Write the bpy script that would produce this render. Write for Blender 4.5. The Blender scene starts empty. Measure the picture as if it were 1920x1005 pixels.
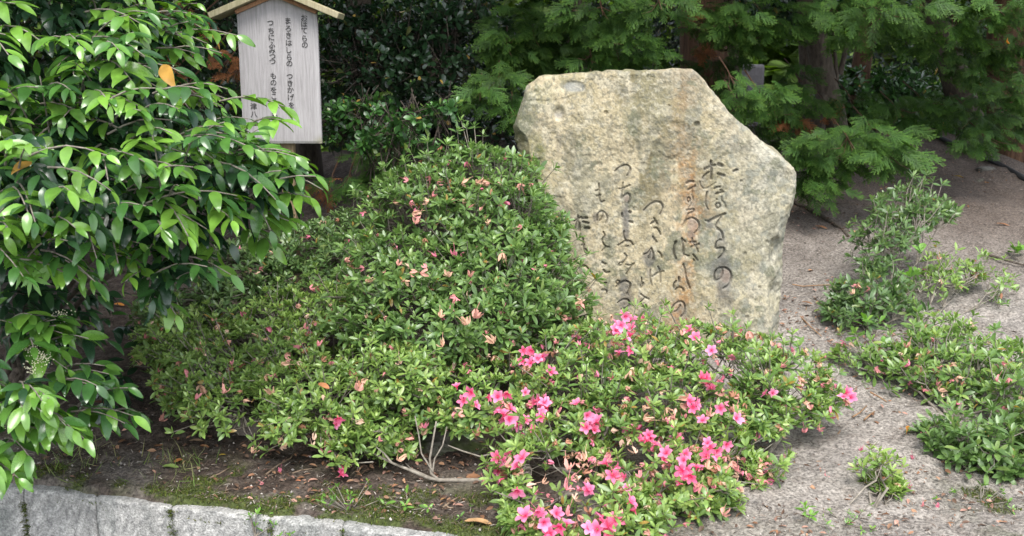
import bpy, math, random
import numpy as np
from math import radians, sin, cos, pi

rng = np.random.default_rng(11)
random.seed(11)
scene = bpy.context.scene
COL = scene.collection

# ------------------------------------------------------------------ camera
FPX = 1867.0                      # focal length in photograph pixels (1920 wide)
PITCH = radians(11.5)
CAM = np.array([0.0, 0.0, 1.2])
cam_d = bpy.data.cameras.new("camera")
cam = bpy.data.objects.new("camera", cam_d)
COL.objects.link(cam)
cam.location = CAM
cam.rotation_euler = (pi / 2 - PITCH, 0, 0)
cam_d.sensor_width = 36.0
cam_d.lens = FPX / 1920 * 36
cam_d.clip_start = 0.05
cam_d.clip_end = 500
cam_d.dof.use_dof = True
cam_d.dof.focus_distance = 3.3
cam_d.dof.aperture_fstop = 7.0
scene.camera = cam

# ------------------------------------------------------------------ sky, sun, exposure
world = bpy.data.worlds.new("World")
scene.world = world
world.use_nodes = True
wn = world.node_tree.nodes
wl = world.node_tree.links
for n in list(wn):
    wn.remove(n)
SUN_EL, SUN_AZ = radians(60), radians(172)      # azimuth clockwise from +Y
sky = wn.new("ShaderNodeTexSky")
sky.sky_type = 'NISHITA'
sky.sun_disc = False
sky.sun_elevation = SUN_EL
sky.sun_rotation = SUN_AZ
sky.air_density = 1.0
sky.dust_density = 1.0
sky.ozone_density = 1.0
hs = wn.new("ShaderNodeHueSaturation")          # thin white cloud cover over the whole sky
hs.inputs["Saturation"].default_value = 0.3
bgn = wn.new("ShaderNodeBackground")
bgn.inputs["Strength"].default_value = 0.15
wo = wn.new("ShaderNodeOutputWorld")
wl.new(sky.outputs[0], hs.inputs["Color"])
wl.new(hs.outputs[0], bgn.inputs["Color"])
wl.new(bgn.outputs[0], wo.inputs["Surface"])

sun_d = bpy.data.lights.new("sun", 'SUN')
sun_d.energy = 1.5
sun_d.angle = radians(30)
sun_d.color = (1.0, 0.97, 0.92)
sun = bpy.data.objects.new("sun", sun_d)
COL.objects.link(sun)
_sv = np.array([cos(SUN_EL) * sin(SUN_AZ), cos(SUN_EL) * cos(SUN_AZ), sin(SUN_EL)])
from mathutils import Vector, Matrix, Quaternion
sun.rotation_euler = Vector(_sv).to_track_quat('Z', 'Y').to_euler()

vs = scene.view_settings
vs.view_transform = 'Standard'
vs.look = 'None'
vs.gamma = 1.0
vs.use_curve_mapping = False
vs.exposure = 1.76
scene.cycles.max_bounces = 8
scene.cycles.transmission_bounces = 4
scene.cycles.sample_clamp_indirect = 8.0
scene.cycles.use_denoising = True

# ------------------------------------------------------------------ helpers
SP, CP = sin(PITCH), cos(PITCH)


def ray(px, py):
    dx = (px - 960.0) / FPX
    dy = (502.5 - py) / FPX
    return np.array([dx, CP + dy * SP, -SP + dy * CP])


def at(px, py, Y):
    d = ray(px, py)
    return CAM + d * (Y / d[1])


def project(P):
    Q = np.asarray(P) - CAM
    zf = Q[..., 1] * CP - Q[..., 2] * SP
    up = Q[..., 1] * SP + Q[..., 2] * CP
    return 960 + FPX * Q[..., 0] / zf, 502.5 - FPX * up / zf, zf


def _hash(ix, iy, iz, seed):
    h = (ix.astype(np.int64) * 374761393 + iy.astype(np.int64) * 668265263 + iz.astype(np.int64) * 2147483647 + seed * 1274126177) & 0xFFFFFFFF
    h = ((h ^ (h >> 13)) * 1274126177) & 0xFFFFFFFF
    h = ((h ^ (h >> 16)) * 2246822519) & 0xFFFFFFFF
    h = h ^ (h >> 15)
    return (h & 0xFFFFFF) / float(0xFFFFFF)


def vnoise(P, seed=0):
    P = np.asarray(P, float)
    i = np.floor(P).astype(np.int64)
    f = P - i
    f = f * f * (3 - 2 * f)
    out = np.zeros(P.shape[0])
    for a in (0, 1):
        for b in (0, 1):
            for c in (0, 1):
                w = (f[:, 0] if a else 1 - f[:, 0]) * (f[:, 1] if b else 1 - f[:, 1]) * (f[:, 2] if c else 1 - f[:, 2])
                out += w * _hash(i[:, 0] + a, i[:, 1] + b, i[:, 2] + c, seed)
    return out


def fbm(P, octs=4, seed=0, gain=0.5):
    P = np.asarray(P, float)
    s = np.zeros(P.shape[0]); a = 1.0; t = 0
    for k in range(octs):
        s += a * vnoise(P * 2 ** k, seed + 17 * k)
        t += a
        a *= gain
    return s / t


def sstep(a, b, x):
    t = np.clip((x - a) / (b - a), 0, 1)
    return t * t * (3 - 2 * t)


def norm(v):
    v = np.asarray(v, float)
    return v / np.maximum(np.linalg.norm(v, axis=-1, keepdims=True), 1e-9)


def mesh_np(name, V, F, mat, col=None, smooth=True):
    """V (n,3); F list of (m,k) int arrays; col (n,3) point colours."""
    me = bpy.data.meshes.new(name)
    if not isinstance(F, (list, tuple)):
        F = [F]
    F = [np.asarray(f, np.int32) for f in F if len(f)]
    me.vertices.add(len(V))
    me.vertices.foreach_set("co", np.asarray(V, np.float32).ravel())
    nl = sum(f.size for f in F); npoly = sum(len(f) for f in F)
    me.loops.add(nl)
    me.polygons.add(npoly)
    me.loops.foreach_set("vertex_index", np.concatenate([f.ravel() for f in F]))
    tot = np.concatenate([np.full(len(f), f.shape[1], np.int32) for f in F])
    st = np.concatenate([[0], np.cumsum(tot)[:-1]]).astype(np.int32)
    me.polygons.foreach_set("loop_start", st)
    me.polygons.foreach_set("loop_total", tot)
    me.polygons.foreach_set("use_smooth", np.full(npoly, smooth, bool))
    if col is not None:
        a = me.color_attributes.new("Col", 'FLOAT_COLOR', 'POINT')
        c = np.ones((len(V), 4), np.float32)
        c[:, :3] = col
        a.data.foreach_set("color", c.ravel())
    me.update(calc_edges=True)
    if mat is not None:
        me.materials.append(mat)
    return me


def tag(o, label=None, cat=None, group=None, kind=None):
    if label: o['label'] = label
    if cat: o['category'] = cat
    if group: o['group'] = group
    if kind: o['kind'] = kind
    return o


def root(name, loc, label, cat, group=None):
    o = bpy.data.objects.new(name, None)
    o.empty_display_size = 0.1
    COL.objects.link(o)
    o.location = loc
    return tag(o, label, cat, group)


def ploc(p):
    l = Vector((0, 0, 0))
    while p is not None:
        l = l + p.location
        p = p.parent
    return np.array(l)


def obj(name, V, F, mat, parent=None, col=None, smooth=True, loc=None):
    """V in world space; the object's origin is its parent's (or loc)."""
    base = ploc(parent) if parent else np.zeros(3)
    org = base if loc is None else np.asarray(loc, float)
    me = mesh_np(name, np.asarray(V) - org, F, mat, col, smooth)
    o = bpy.data.objects.new(name, me)
    COL.objects.link(o)
    if parent:
        o.parent = parent
    o.location = org - base
    return o


def place(name, me, M3, pos, scale, parent=None):
    """an object that shares mesh data; M3 3x3 rotation, world position."""
    o = bpy.data.objects.new(name, me)
    COL.objects.link(o)
    base = ploc(parent) if parent else np.zeros(3)
    if parent:
        o.parent = parent
    m = Matrix(M3.tolist()).to_4x4()
    o.matrix_basis = Matrix.Translation(Vector((np.asarray(pos) - base).tolist())) @ m @ Matrix.Scale(float(scale), 4)
    return o


def merge(parts):
    """[(V, [F...], col or None)] -> V, [F by size], col"""
    Vs, Cs, Fs, n = [], [], {}, 0
    for p in parts:
        V, F = p[0], p[1]
        c = p[2] if len(p) > 2 else None
        if not isinstance(F, (list, tuple)):
            F = [F]
        Vs.append(V)
        if c is not None:
            Cs.append(np.broadcast_to(c, V.shape))
        for f in F:
            if len(f):
                Fs.setdefault(f.shape[1], []).append(np.asarray(f) + n)
        n += len(V)
    return np.concatenate(Vs), [np.concatenate(v) for v in Fs.values()], (np.concatenate(Cs) if Cs else None)


def tube(pts, radii, sides=6, cap=True):
    pts = np.asarray(pts, float)
    n = len(pts)
    radii = np.broadcast_to(np.asarray(radii, float), (n,))
    T = np.gradient(pts, axis=0) if n > 2 else np.repeat((pts[-1] - pts[0])[None], n, 0)
    T = norm(T)
    ref = np.array([0.0, 0, 1]) if abs(T[0][2]) < 0.9 else np.array([1.0, 0, 0])
    U = norm(np.cross(T, ref)); W = np.cross(T, U)
    a = np.linspace(0, 2 * pi, sides, endpoint=False)
    V = pts[:, None] + radii[:, None, None] * (np.cos(a)[None, :, None] * U[:, None] + np.sin(a)[None, :, None] * W[:, None])
    V = V.reshape(-1, 3)
    i = np.arange(n - 1)[:, None] * sides; j = np.arange(sides)[None]; k = (j + 1) % sides
    Q = np.stack([i + j, i + k, i + sides + k, i + sides + j], -1).reshape(-1, 4)
    F = [Q]
    if cap:
        V = np.vstack([V, pts[-1:]])
        e = (n - 1) * sides
        F.append(np.stack([e + j[0], e + k[0], np.full(sides, len(V) - 1)], -1))
    return V, F


def tubes_many(A, B, r0, r1, sides=3, mid=None):
    """many straight (or once bent) twigs at once"""
    A = np.asarray(A); B = np.asarray(B); n = len(A)
    M = (A + B) / 2 if mid is None else mid
    T = norm(B - A)
    ref = np.where(np.abs(T[:, 2:3]) < 0.9, np.array([[0, 0, 1.0]]), np.array([[1.0, 0, 0]]))
    U = norm(np.cross(T, ref)); W = np.cross(T, U)
    a = np.linspace(0, 2 * pi, sides, endpoint=False)
    ring = np.cos(a)[None, :, None] * U[:, None] + np.sin(a)[None, :, None] * W[:, None]
    r0 = np.broadcast_to(r0, (n,))[:, None, None]; r1 = np.broadcast_to(r1, (n,))[:, None, None]
    V = np.stack([A[:, None] + ring * r0, M[:, None] + ring * (r0 + r1) / 2, B[:, None] + ring * r1], 1)  # n,3,s,3
    j = np.arange(sides); k = (j + 1) % sides
    q = np.concatenate([np.stack([j + o, k + o, k + o + sides, j + o + sides], -1) for o in (0, sides)])
    F = (np.arange(n)[:, None, None] * 3 * sides + q[None]).reshape(-1, 4)
    return V.reshape(-1, 3), [F]


def frames(X, Zh):
    """rotation matrices with columns X, Y, Z from leaf axes X and hint normals Zh"""
    X = norm(X)
    Z = Zh - (Zh * X).sum(-1, keepdims=True) * X
    Z = norm(Z)
    Y = np.cross(Z, X)
    return np.stack([X, Y, Z], -1)


def rand_dirs(n):
    v = rng.normal(size=(n, 3))
    return norm(v)


# ------------------------------------------------------------------ materials
def new_mat(name):
    m = bpy.data.materials.new(name)
    m.use_nodes = True
    nt = m.node_tree
    return m, nt.nodes, nt.links, nt.nodes["Principled BSDF"], nt.nodes["Material Output"]


def leaf_mat(name, rough=0.38, spec=0.5, trans=0.25, noise=60.0, coat=0.0):
    m, N, L, P, O = new_mat(name)
    at_ = N.new("ShaderNodeAttribute"); at_.attribute_name = "Col"
    tc = N.new("ShaderNodeTexCoord")
    nz = N.new("ShaderNodeTexNoise"); nz.inputs["Scale"].default_value = noise; nz.inputs["Detail"].default_value = 3
    L.new(tc.outputs["Object"], nz.inputs["Vector"])
    mr = N.new("ShaderNodeMapRange")
    mr.inputs["From Min"].default_value = 0.3; mr.inputs["From Max"].default_value = 0.7
    mr.inputs["To Min"].default_value = 0.75; mr.inputs["To Max"].default_value = 1.25
    L.new(nz.outputs["Fac"], mr.inputs["Value"])
    hv = N.new("ShaderNodeHueSaturation")
    L.new(at_.outputs["Color"], hv.inputs["Color"])
    L.new(mr.outputs[0], hv.inputs["Value"])
    L.new(hv.outputs[0], P.inputs["Base Color"])
    P.inputs["Roughness"].default_value = rough
    P.inputs["Specular IOR Level"].default_value = spec
    if coat:
        P.inputs["Coat Weight"].default_value = coat
        P.inputs["Coat Roughness"].default_value = 0.25
    tr = N.new("ShaderNodeBsdfTranslucent")
    g = N.new("ShaderNodeHueSaturation"); g.inputs["Saturation"].default_value = 1.15; g.inputs["Value"].default_value = 1.5
    L.new(hv.outputs[0], g.inputs["Color"]); L.new(g.outputs[0], tr.inputs["Color"])
    mx = N.new("ShaderNodeMixShader"); mx.inputs[0].default_value = trans
    L.new(P.outputs[0], mx.inputs[1]); L.new(tr.outputs[0], mx.inputs[2])
    L.new(mx.outputs[0], O.inputs["Surface"])
    return m


def rough_mat(name, c1, c2, scale=20.0, rough=0.85, bump=0.3, dist=0.01, detail=6, stretch=None, attr=False, amp=0.45, c3=None):
    """two-colour noise with bump; attr=True multiplies the mesh's own Col instead"""
    m, N, L, P, O = new_mat(name)
    tc = N.new("ShaderNodeTexCoord")
    src = tc.outputs["Object"]
    if stretch:
        mp = N.new("ShaderNodeMapping"); mp.inputs["Scale"].default_value = stretch
        L.new(src, mp.inputs["Vector"]); src = mp.outputs[0]
    nz = N.new("ShaderNodeTexNoise"); nz.inputs["Scale"].default_value = scale; nz.inputs["Detail"].default_value = detail
    nz.inputs["Roughness"].default_value = 0.65
    L.new(src, nz.inputs["Vector"])
    if attr:
        a = N.new("ShaderNodeAttribute"); a.attribute_name = "Col"
        mr = N.new("ShaderNodeMapRange")
        mr.inputs["From Min"].default_value = 0.3; mr.inputs["From Max"].default_value = 0.7
        mr.inputs["To Min"].default_value = 1 - amp; mr.inputs["To Max"].default_value = 1 + amp
        L.new(nz.outputs["Fac"], mr.inputs["Value"])
        hv = N.new("ShaderNodeHueSaturation")
        L.new(a.outputs["Color"], hv.inputs["Color"]); L.new(mr.outputs[0], hv.inputs["Value"])
        L.new(hv.outputs[0], P.inputs["Base Color"])
    else:
        cr = N.new("ShaderNodeValToRGB")
        cr.color_ramp.elements[0].position = 0.32; cr.color_ramp.elements[0].color = (*c1, 1)
        cr.color_ramp.elements[1].position = 0.68; cr.color_ramp.elements[1].color = (*c2, 1)
        if c3:
            e = cr.color_ramp.elements.new(0.5); e.color = (*c3, 1)
        L.new(nz.outputs["Fac"], cr.inputs[0])
        L.new(cr.outputs[0], P.inputs["Base Color"])
    P.inputs["Roughness"].default_value = rough
    P.inputs["Specular IOR Level"].default_value = 0.25
    bp = N.new("ShaderNodeBump"); bp.inputs["Strength"].default_value = bump; bp.inputs["Distance"].default_value = dist
    L.new(nz.outputs["Fac"], bp.inputs["Height"])
    L.new(bp.outputs[0], P.inputs["Normal"])
    return m


M_AZ = leaf_mat("azalea_leaf", 0.36, 0.6, 0.3, 90)
M_PR = leaf_mat("glossy_leaf", 0.25, 0.6, 0.22, 25)
M_DK = leaf_mat("evergreen_leaf", 0.32, 0.5, 0.15, 30)
M_CY = leaf_mat("cypress_leaf", 0.6, 0.3, 0.25, 30)
M_FAR = leaf_mat("woodland_leaf", 0.5, 0.4, 0.45, 8)
M_PETAL = leaf_mat("pink_petal", 0.55, 0.3, 0.4, 120)
M_DRY = leaf_mat("dry_petal", 0.75, 0.2, 0.2, 150)
M_DEAD = leaf_mat("dead_leaf", 0.6, 0.35, 0.1, 60)
M_TWIG = rough_mat("grey_twig_bark", (0.10, 0.085, 0.065), (0.27, 0.24, 0.20), 60, 0.85, 0.3, 0.003)
M_BARK = rough_mat("cypress_bark", (0.05, 0.028, 0.018), (0.16, 0.09, 0.055), 14, 0.9, 0.9, 0.03, stretch=(3, 3, 0.35))
M_BARKD = rough_mat("dark_bark", (0.035, 0.028, 0.022), (0.11, 0.09, 0.07), 22, 0.9, 0.8, 0.02, stretch=(2, 2, 0.6))
M_GROUND = rough_mat("soil", (0, 0, 0), (0, 0, 0), 95, 0.95, 0.9, 0.014, detail=8, attr=True, amp=0.8)
M_LITTER = leaf_mat("litter", 0.9, 0.15, 0.0, 40)
M_MOSS = leaf_mat("moss", 0.9, 0.1, 0.1, 200)
M_GRASS = leaf_mat("grass_blade", 0.5, 0.3, 0.3, 40)
M_GRAN = rough_mat("granite", (0, 0, 0), (0, 0, 0), 170, 0.85, 0.9, 0.006, detail=5, attr=True, amp=0.55)
M_ROCK = rough_mat("rock", (0, 0, 0), (0, 0, 0), 60, 0.9, 0.6, 0.01, detail=7, attr=True, amp=0.4)
M_ROAD = rough_mat("asphalt", (0.035, 0.035, 0.037), (0.07, 0.07, 0.07), 150, 0.9, 0.5, 0.004)
M_INK = rough_mat("black_ink", (0.02, 0.02, 0.02), (0.06, 0.056, 0.054), 120, 0.6, 0.1, 0.001)
M_HOSE = rough_mat("black_rubber", (0.012, 0.012, 0.013), (0.03, 0.03, 0.03), 40, 0.5, 0.1, 0.001)


# ------------------------------------------------------------------ ground
def wall_y(x):
    return 2.369 - 0.246 * x + 0.006 * np.sin(np.asarray(x) * 2.1)


_gy = np.array([2.0, 2.6, 3.0, 3.6, 4.2, 5.0, 6.0, 7.0, 7.6, 8.6, 10.0, 13.0, 400.0])
_gz = np.array([0.0, 0.0, 0.03, 0.11, 0.22, 0.37, 0.56, 0.72, 0.75, 0.55, 0.20, 0.0, 0.0])


def ground_h(x, y):
    x = np.asarray(x, float); y = np.asarray(y, float)
    h = np.interp(y, _gy, _gz)
    h = h * (1 - 0.26 * sstep(0.3, -1.5, x))
    h = h * (1 - 0.55 * sstep(3.0, 4.2, x) * sstep(4.5, 6, y))
    return h


def gnd(px, py):
    """first point of the ground seen at a pixel"""
    d = ray(px, py)
    t = np.linspace(1.5, 60, 6000)
    P = CAM[None] + t[:, None] * d[None]
    k = np.argmax(P[:, 2] <= ground_h(P[:, 0], P[:, 1]))
    p = P[k].copy()
    p[2] = float(ground_h(p[0], p[1]))
    return p


def ground_n(p, e=0.05):
    hx = (ground_h(p[0] + e, p[1]) - ground_h(p[0] - e, p[1])) / (2 * e)
    hy = (ground_h(p[0], p[1] + e) - ground_h(p[0], p[1] - e)) / (2 * e)
    return norm(np.array([-hx, -hy, 1.0]))


MOSS_AT = []


def build_ground():
    xs = np.concatenate([-np.geomspace(60, 2.2, 40), np.linspace(-2.15, 3.2, 300), np.geomspace(3.3, 60, 40)])
    s = np.concatenate([np.linspace(0.012, 2.4, 210), np.linspace(2.42, 6.5, 120), np.geomspace(6.7, 150, 40)])
    X, S = np.meshgrid(xs, s, indexing='ij')
    x = X.ravel(); s_ = S.ravel()
    y = wall_y(np.clip(x, -6, 6)) + s_
    z = ground_h(x, y)
    P = np.stack([x, y, z * 0], -1)
    n1 = fbm(P * 3.0, 4, 3); n2 = fbm(P * 22.0, 3, 9)
    n3 = fbm(P * 60.0, 3, 13)
    z = z + 0.06 * (n1 - 0.5) * sstep(0.05, 0.5, s_) + 0.022 * (n2 - 0.5) + 0.010 * (n3 - 0.5)
    edge = 0.034 + 0.06 * (fbm(P * 9.0, 3, 21) - 0.5)
    z = z - 0.05 + 0.05 * sstep(edge - 0.03, edge + 0.012, s_)
    # colours: dark humus on the left and at the wall, pale sandy soil on the right
    a = fbm(P * 1.6, 4, 5); b = fbm(P * 7.0, 4, 6); c = fbm(P * 40.0, 3, 7)
    sand = np.array([0.285, 0.256, 0.226]); sand2 = np.array([0.155, 0.139, 0.125])
    hum = np.array([0.05, 0.036, 0.028]); hum2 = np.array([0.105, 0.082, 0.066])
    w = sstep(0.15, 0.75, x + 0.5 * (a - 0.5))
    w = np.maximum(w, sstep(0.05, 0.35, x + 0.6 * (b - .5)) * sstep(0.6, 0.1, s_))
    w = np.maximum(w, 0.45 * sstep(0.5, 0.65, b) * sstep(0.5, 0.1, s_))
    cs = sand * (0.75 + 0.5 * b[:, None]); k = sstep(0.42, 0.65, b)[:, None] * 0.6
    cs = cs * (1 - k) + sand2 * k
    kd = sstep(4.0, 5.6, y + 1.2 * (a - .5))[:, None]           # darker brown further back
    cs = cs * (1 - kd) + np.array([0.10, 0.078, 0.064]) * kd
    ch = hum * (0.8 + 0.5 * b[:, None]); k = sstep(0.48, 0.62, c)[:, None] * 0.7
    ch = ch * (1 - k) + hum2 * k
    col = ch * (1 - w[:, None]) + cs * w[:, None]
    k = (sstep(0.55, 0.7, c) * 0.35)[:, None]
    col = col * (1 - k) + np.array([0.085, 0.066, 0.052]) * k
    ms = 0.85 * sstep(0.46, 0.54, fbm(P * 11, 4, 31)) * sstep(0.40, 0.05, s_) * (1 - 0.75 * sstep(0.0, 0.5, x)) * sstep(0.28, 0.42, fbm(P * 2.5, 2, 77))
    ms = np.maximum(ms, 0.9 * sstep(0.40, 0.5, fbm(P * 7, 4, 35)) * sstep(0.13, 0.03, s_) * (1 - 0.75 * sstep(0.0, 0.5, x)))
    ms = np.maximum(ms, 0.8 * sstep(0.53, 0.62, fbm(P * 9, 4, 33)) * sstep(1.15, 1.45, x) * sstep(3.0, 2.6, y))
    col = col * (1 - ms[:, None]) + np.array([0.055, 0.075, 0.018]) * ms[:, None]
    k = ms > 0.35
    MOSS_AT.append(np.stack([x[k], y[k], z[k]], -1))
    far = sstep(9.5, 11.5, y)[:, None]
    col = col * (1 - far) + np.array([0.10, 0.13, 0.04]) * far
    V = np.stack([x, y, z], -1)
    nx, ns = X.shape
    i = np.arange(nx - 1)[:, None] * ns + np.arange(ns - 1)[None]
    F = np.stack([i, i + ns, i + ns + 1, i + 1], -1).reshape(-1, 4)
    o = obj("ground", V, F, M_GROUND, col=np.clip(col, 0.01, 1))
    tag(o, kind='structure')
    return P


build_ground()
# the lower road in front of the wall, running out to the horizon behind the camera
_x = np.linspace(-60, 60, 61); _y = np.linspace(-150, 2.75, 40)
_X, _Y = np.meshgrid(_x, _y, indexing='ij')
_i = np.arange(60)[:, None] * 40 + np.arange(39)[None]
tag(obj("road", np.stack([_X.ravel(), np.minimum(_Y.ravel(), wall_y(np.clip(_X.ravel(), -6, 6)) + 0.15), np.full(_X.size, -0.6)], -1),
        np.stack([_i, _i + 40, _i + 41, _i + 1], -1).reshape(-1, 4), M_ROAD), kind='structure')

# ------------------------------------------------------------------ retaining wall of granite blocks
wall = root("retaining_wall", (0, 2.3, -0.6), "low rough granite retaining wall along the front edge of the soil bank, moss in its joints", "wall")


def granite_block(x0, x1, seed):
    nx, nz, nt = 26, 40, 9
    u = np.linspace(0, 1, nx); H = 0.62
    rows = []
    # profile: front face from the bottom up, then over the top to the back
    prof = [(0.0, -0.62 + H * 0.985 * k / nz) for k in range(nz + 1)]
    R = 0.010
    prof = [p for p in prof if p[1] < -0.012 - R]
    prof += [(R * (1 - cos(a)), -0.012 - R + R * sin(a)) for a in np.linspace(0, pi / 2, 5)]
    prof += [(R + 0.2 * k / nt, -0.012) for k in range(1, nt + 1)]
    prof = np.array(prof)
    U, K = np.meshgrid(u, np.arange(len(prof)), indexing='ij')
    x = x0 + (x1 - x0) * U.ravel(); k = K.ravel()
    d = prof[k, 0]; z = prof[k, 1]
    edge = np.minimum(x - x0, x1 - x)
    rnd = np.clip(1 - edge / 0.006, 0, 1) ** 2 * 0.004
    P = np.stack([x, d * 3, z], -1)
    n = 0.008 * (fbm(P * 6, 4, 5) - 0.5) + 0.010 * (fbm(P * 55, 3, seed + 3) - 0.5)
    y = wall_y(x) + d + rnd + n * (d < 0.02) + 0.5 * n
    zz = z + 0.010 * (fbm(P * np.array([4, 4, 4]), 4, 5) - 0.5) * (d > 0.004) - rnd * (d > 0.004)
    V = np.stack([x, y, zz], -1)
    m = len(prof)
    i = np.arange(nx - 1)[:, None] * m + np.arange(m - 1)[None]
    F = np.stack([i, i + m, i + m + 1, i + 1], -1).reshape(-1, 4)
    # end cheeks
    L0 = np.arange(m); L1 = (nx - 1) * m + np.arange(m)
    back0 = V[L0] + np.array([0, 0.18, 0]); back1 = V[L1] + np.array([0, 0.18, 0])
    nV = len(V)
    V = np.vstack([V, back0, back1])
    j = np.arange(m - 1)
    F2 = np.stack([L0[j + 1], nV + j + 1, nV + j, L0[j]], -1)
    F3 = np.stack([L1[j], nV + m + j, nV + m + j + 1, L1[j + 1]], -1)
    F = np.concatenate([F, F2, F3])
    Q = V * np.array([1, 1, 1])
    a = fbm(Q * 6, 4, seed + 11); b = fbm(Q * 130, 2, seed + 12); g = fbm(Q * np.array([14, 14, 3]), 3, seed + 13)
    col = np.array([0.30, 0.292, 0.275]) * (0.75 + 0.5 * a[:, None])
    k1 = (sstep(0.55, 0.72, b) * 0.55)[:, None]; col = col * (1 - k1) + np.array([0.10, 0.10, 0.10]) * k1
    k2 = (sstep(0.6, 0.7, 1 - b) * 0.5)[:, None]; col = col * (1 - k2) + np.array([0.55, 0.53, 0.5]) * k2
    k3 = np.clip(sstep(0.45, 0.66, g) * (0.35 + 0.5 * sstep(-0.03, -0.12, V[:, 2])), 0, 1)[:, None]; col = col * (1 - k3) + np.array([0.13, 0.14, 0.13]) * k3
    return V, F, col


joints = [-2.26, -2.0, -1.745, -1.43, -1.195, -0.955, -0.66, -0.455, -0.13, 0.12, 0.4, 0.66, 0.93, 1.2, 1.47, 1.75, 2.0, 2.3]
for k in range(len(joints) - 1):
    V, F, c = granite_block(joints[k] + 0.0007, joints[k + 1] - 0.0007, 100 + 31 * k)
    obj("granite_block", V, F, M_GRAN, wall, c)
# earth core behind the blocks, seen in the joints
_xx = np.linspace(-2.3, 2.3, 30)
_V = np.concatenate([np.stack([_xx, wall_y(_xx) + 0.018, np.full(30, -0.02)], -1), np.stack([_xx, wall_y(_xx) + 0.018, np.full(30, -0.62)], -1)])
_i = np.arange(29)
M_EARTH = rough_mat("joint_earth", (0.03, 0.03, 0.015), (0.07, 0.07, 0.035), 80, 0.95, 0.5, 0.004)
obj("joint_filling", _V, np.stack([_i, _i + 30, _i + 31, _i + 1], -1), M_EARTH, wall)

# ------------------------------------------------------------------ the inscribed stone
ST_Y = 3.74
ST_LEAN = 0.07


def on_stone(px, py):
    d = ray(px, py)
    t = (ST_Y + ST_LEAN * (1.2 - 0.2)) / (d[1] - ST_LEAN * d[2])
    return CAM + t * d


def crop(pts, ox, oy, sc):
    return [(ox + p[0] / sc, oy + p[1] / sc) for p in pts]


SA, SE = 5.914, 4.19
STROKES = []      # (pixel polyline, width in pixels, depth factor)


def S(which, w, *pts, dep=1.0):
    ox, oy, sc = {'A': (1260, 290, SA), 'B': (1260, 430, SA), 'C': (1140, 290, SA), 'D': (1140, 430, SA), 'E': (1060, 340, SE)}[which]
    STROKES.append((crop(pts, ox, oy, sc), w / sc, dep))


def ring_pts(cx, cy, rx, ry=None, n=10, a0=0, a1=2 * pi):
    ry = ry or rx
    return [(cx + rx * cos(a), cy + ry * sin(a)) for a in np.linspace(a0, a1, n)]


S('A', 30, (430, 70), (438, 150), (440, 275)); S('A', 30, (365, 160), (430, 130), (475, 115))
S('A', 20, (405, 195), (350, 240), (345, 270)); S('A', 10, (310, 300), (320, 350), (350, 380), (400, 375), (450, 340), (490, 310), dep=.6)
S('A', 50, (520, 108), (555, 122)); S('A', 36, (515, 215), (580, 235)); S('A', 30, (690, 185), (725, 170))
S('A', 16, (395, 415), (378, 490), (378, 560), (405, 610)); S('A', 22, (475, 380), (505, 360), (535, 360)); S('A', 22, (495, 435), (575, 415))
S('A', 16, (540, 395), (562, 402)); S('A', 10, (555, 470), (555, 510), (595, 550), (605, 590), dep=.7); S('A', 17, *ring_pts(518, 570, 26, 30)); S('A', 12, (500, 498), (505, 500))
S('A', 30, (410, 745), (500, 695), (595, 660)); S('A', 10, (375, 735), (410, 745)); S('A', 24, (550, 700), (505, 760), (485, 810), (530, 830), (560, 870), (570, 930))
S('B', 18, (500, 5), (545, 15), (570, 60), (570, 120)); S('B', 18, (570, 130), (530, 115), (495, 140), (480, 190), (485, 220), (530, 210), (580, 200), (582, 250), (550, 295), (520, 320))
S('B', 16, (560, 430), (565, 490), (550, 540), (510, 560), (475, 570)); S('B', 20, (475, 570), (470, 500), (500, 440), (560, 420), (620, 435), (660, 490), (660, 560), (630, 620), (570, 655))
S('A', 26, (165, 315), (205, 295), (240, 300)); S('A', 24, (185, 390), (260, 350)); S('A', 9, (228, 390), (222, 440), (240, 490), (230, 540), (190, 600), dep=.7)
S('A', 13, *ring_pts(192, 505, 17, 27)); S('A', 17, (170, 620), (250, 605), (255, 630), (185, 660)); S('A', 10, (185, 665), (140, 750), (115, 810), dep=.8)
S('A', 19, (140, 770), (170, 720), (230, 700), (285, 730), (310, 780), (300, 830), (255, 870))
S('B', 26, (205, 145), (260, 140)); S('B', 20, (215, 195), (300, 165)); S('B', 14, (225, 100), (230, 150), (270, 190), (290, 250)); S('B', 19, (235, 280), (280, 340)); S('B', 18, (238, 335), (245, 345))
S('B', 25, (45, 135), (20, 200), (20, 270), (45, 325)); S('B', 19, (110, 100), (125, 180), (130, 290)); S('B', 16, (105, 110), (150, 140)); S('B', 12, (130, 200), (115, 270), (150, 285), (185, 295))
S('B', 17, (125, 390), (145, 450), (155, 540), (200, 655)); S('B', 22, (75, 530), (80, 580)); S('B', 18, (45, 575), (20, 610), (20, 650)); S('B', 19, (40, 670), (60, 650), (110, 645), (130, 670), (125, 690))
S('B', 13, (30, 915), (70, 890), (90, 840)); S('B', 17, (0, 880), (20, 840), (80, 795), (130, 810), (150, 870), (135, 940), (100, 970))
S('C', 19, (80, 185), (140, 135), (210, 110), (250, 140), (245, 190), (215, 235)); S('C', 13, (125, 382), (180, 370), (245, 340)); S('C', 9, (168, 310), (160, 380), (150, 490))
S('C', 20, (155, 485), (190, 445), (225, 430), (250, 460), (245, 510), (230, 540)); S('C', 22, (155, 655), (160, 690)); S('C', 36, (242, 638), (248, 643)); S('C', 26, (240, 745), (270, 755))
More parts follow.
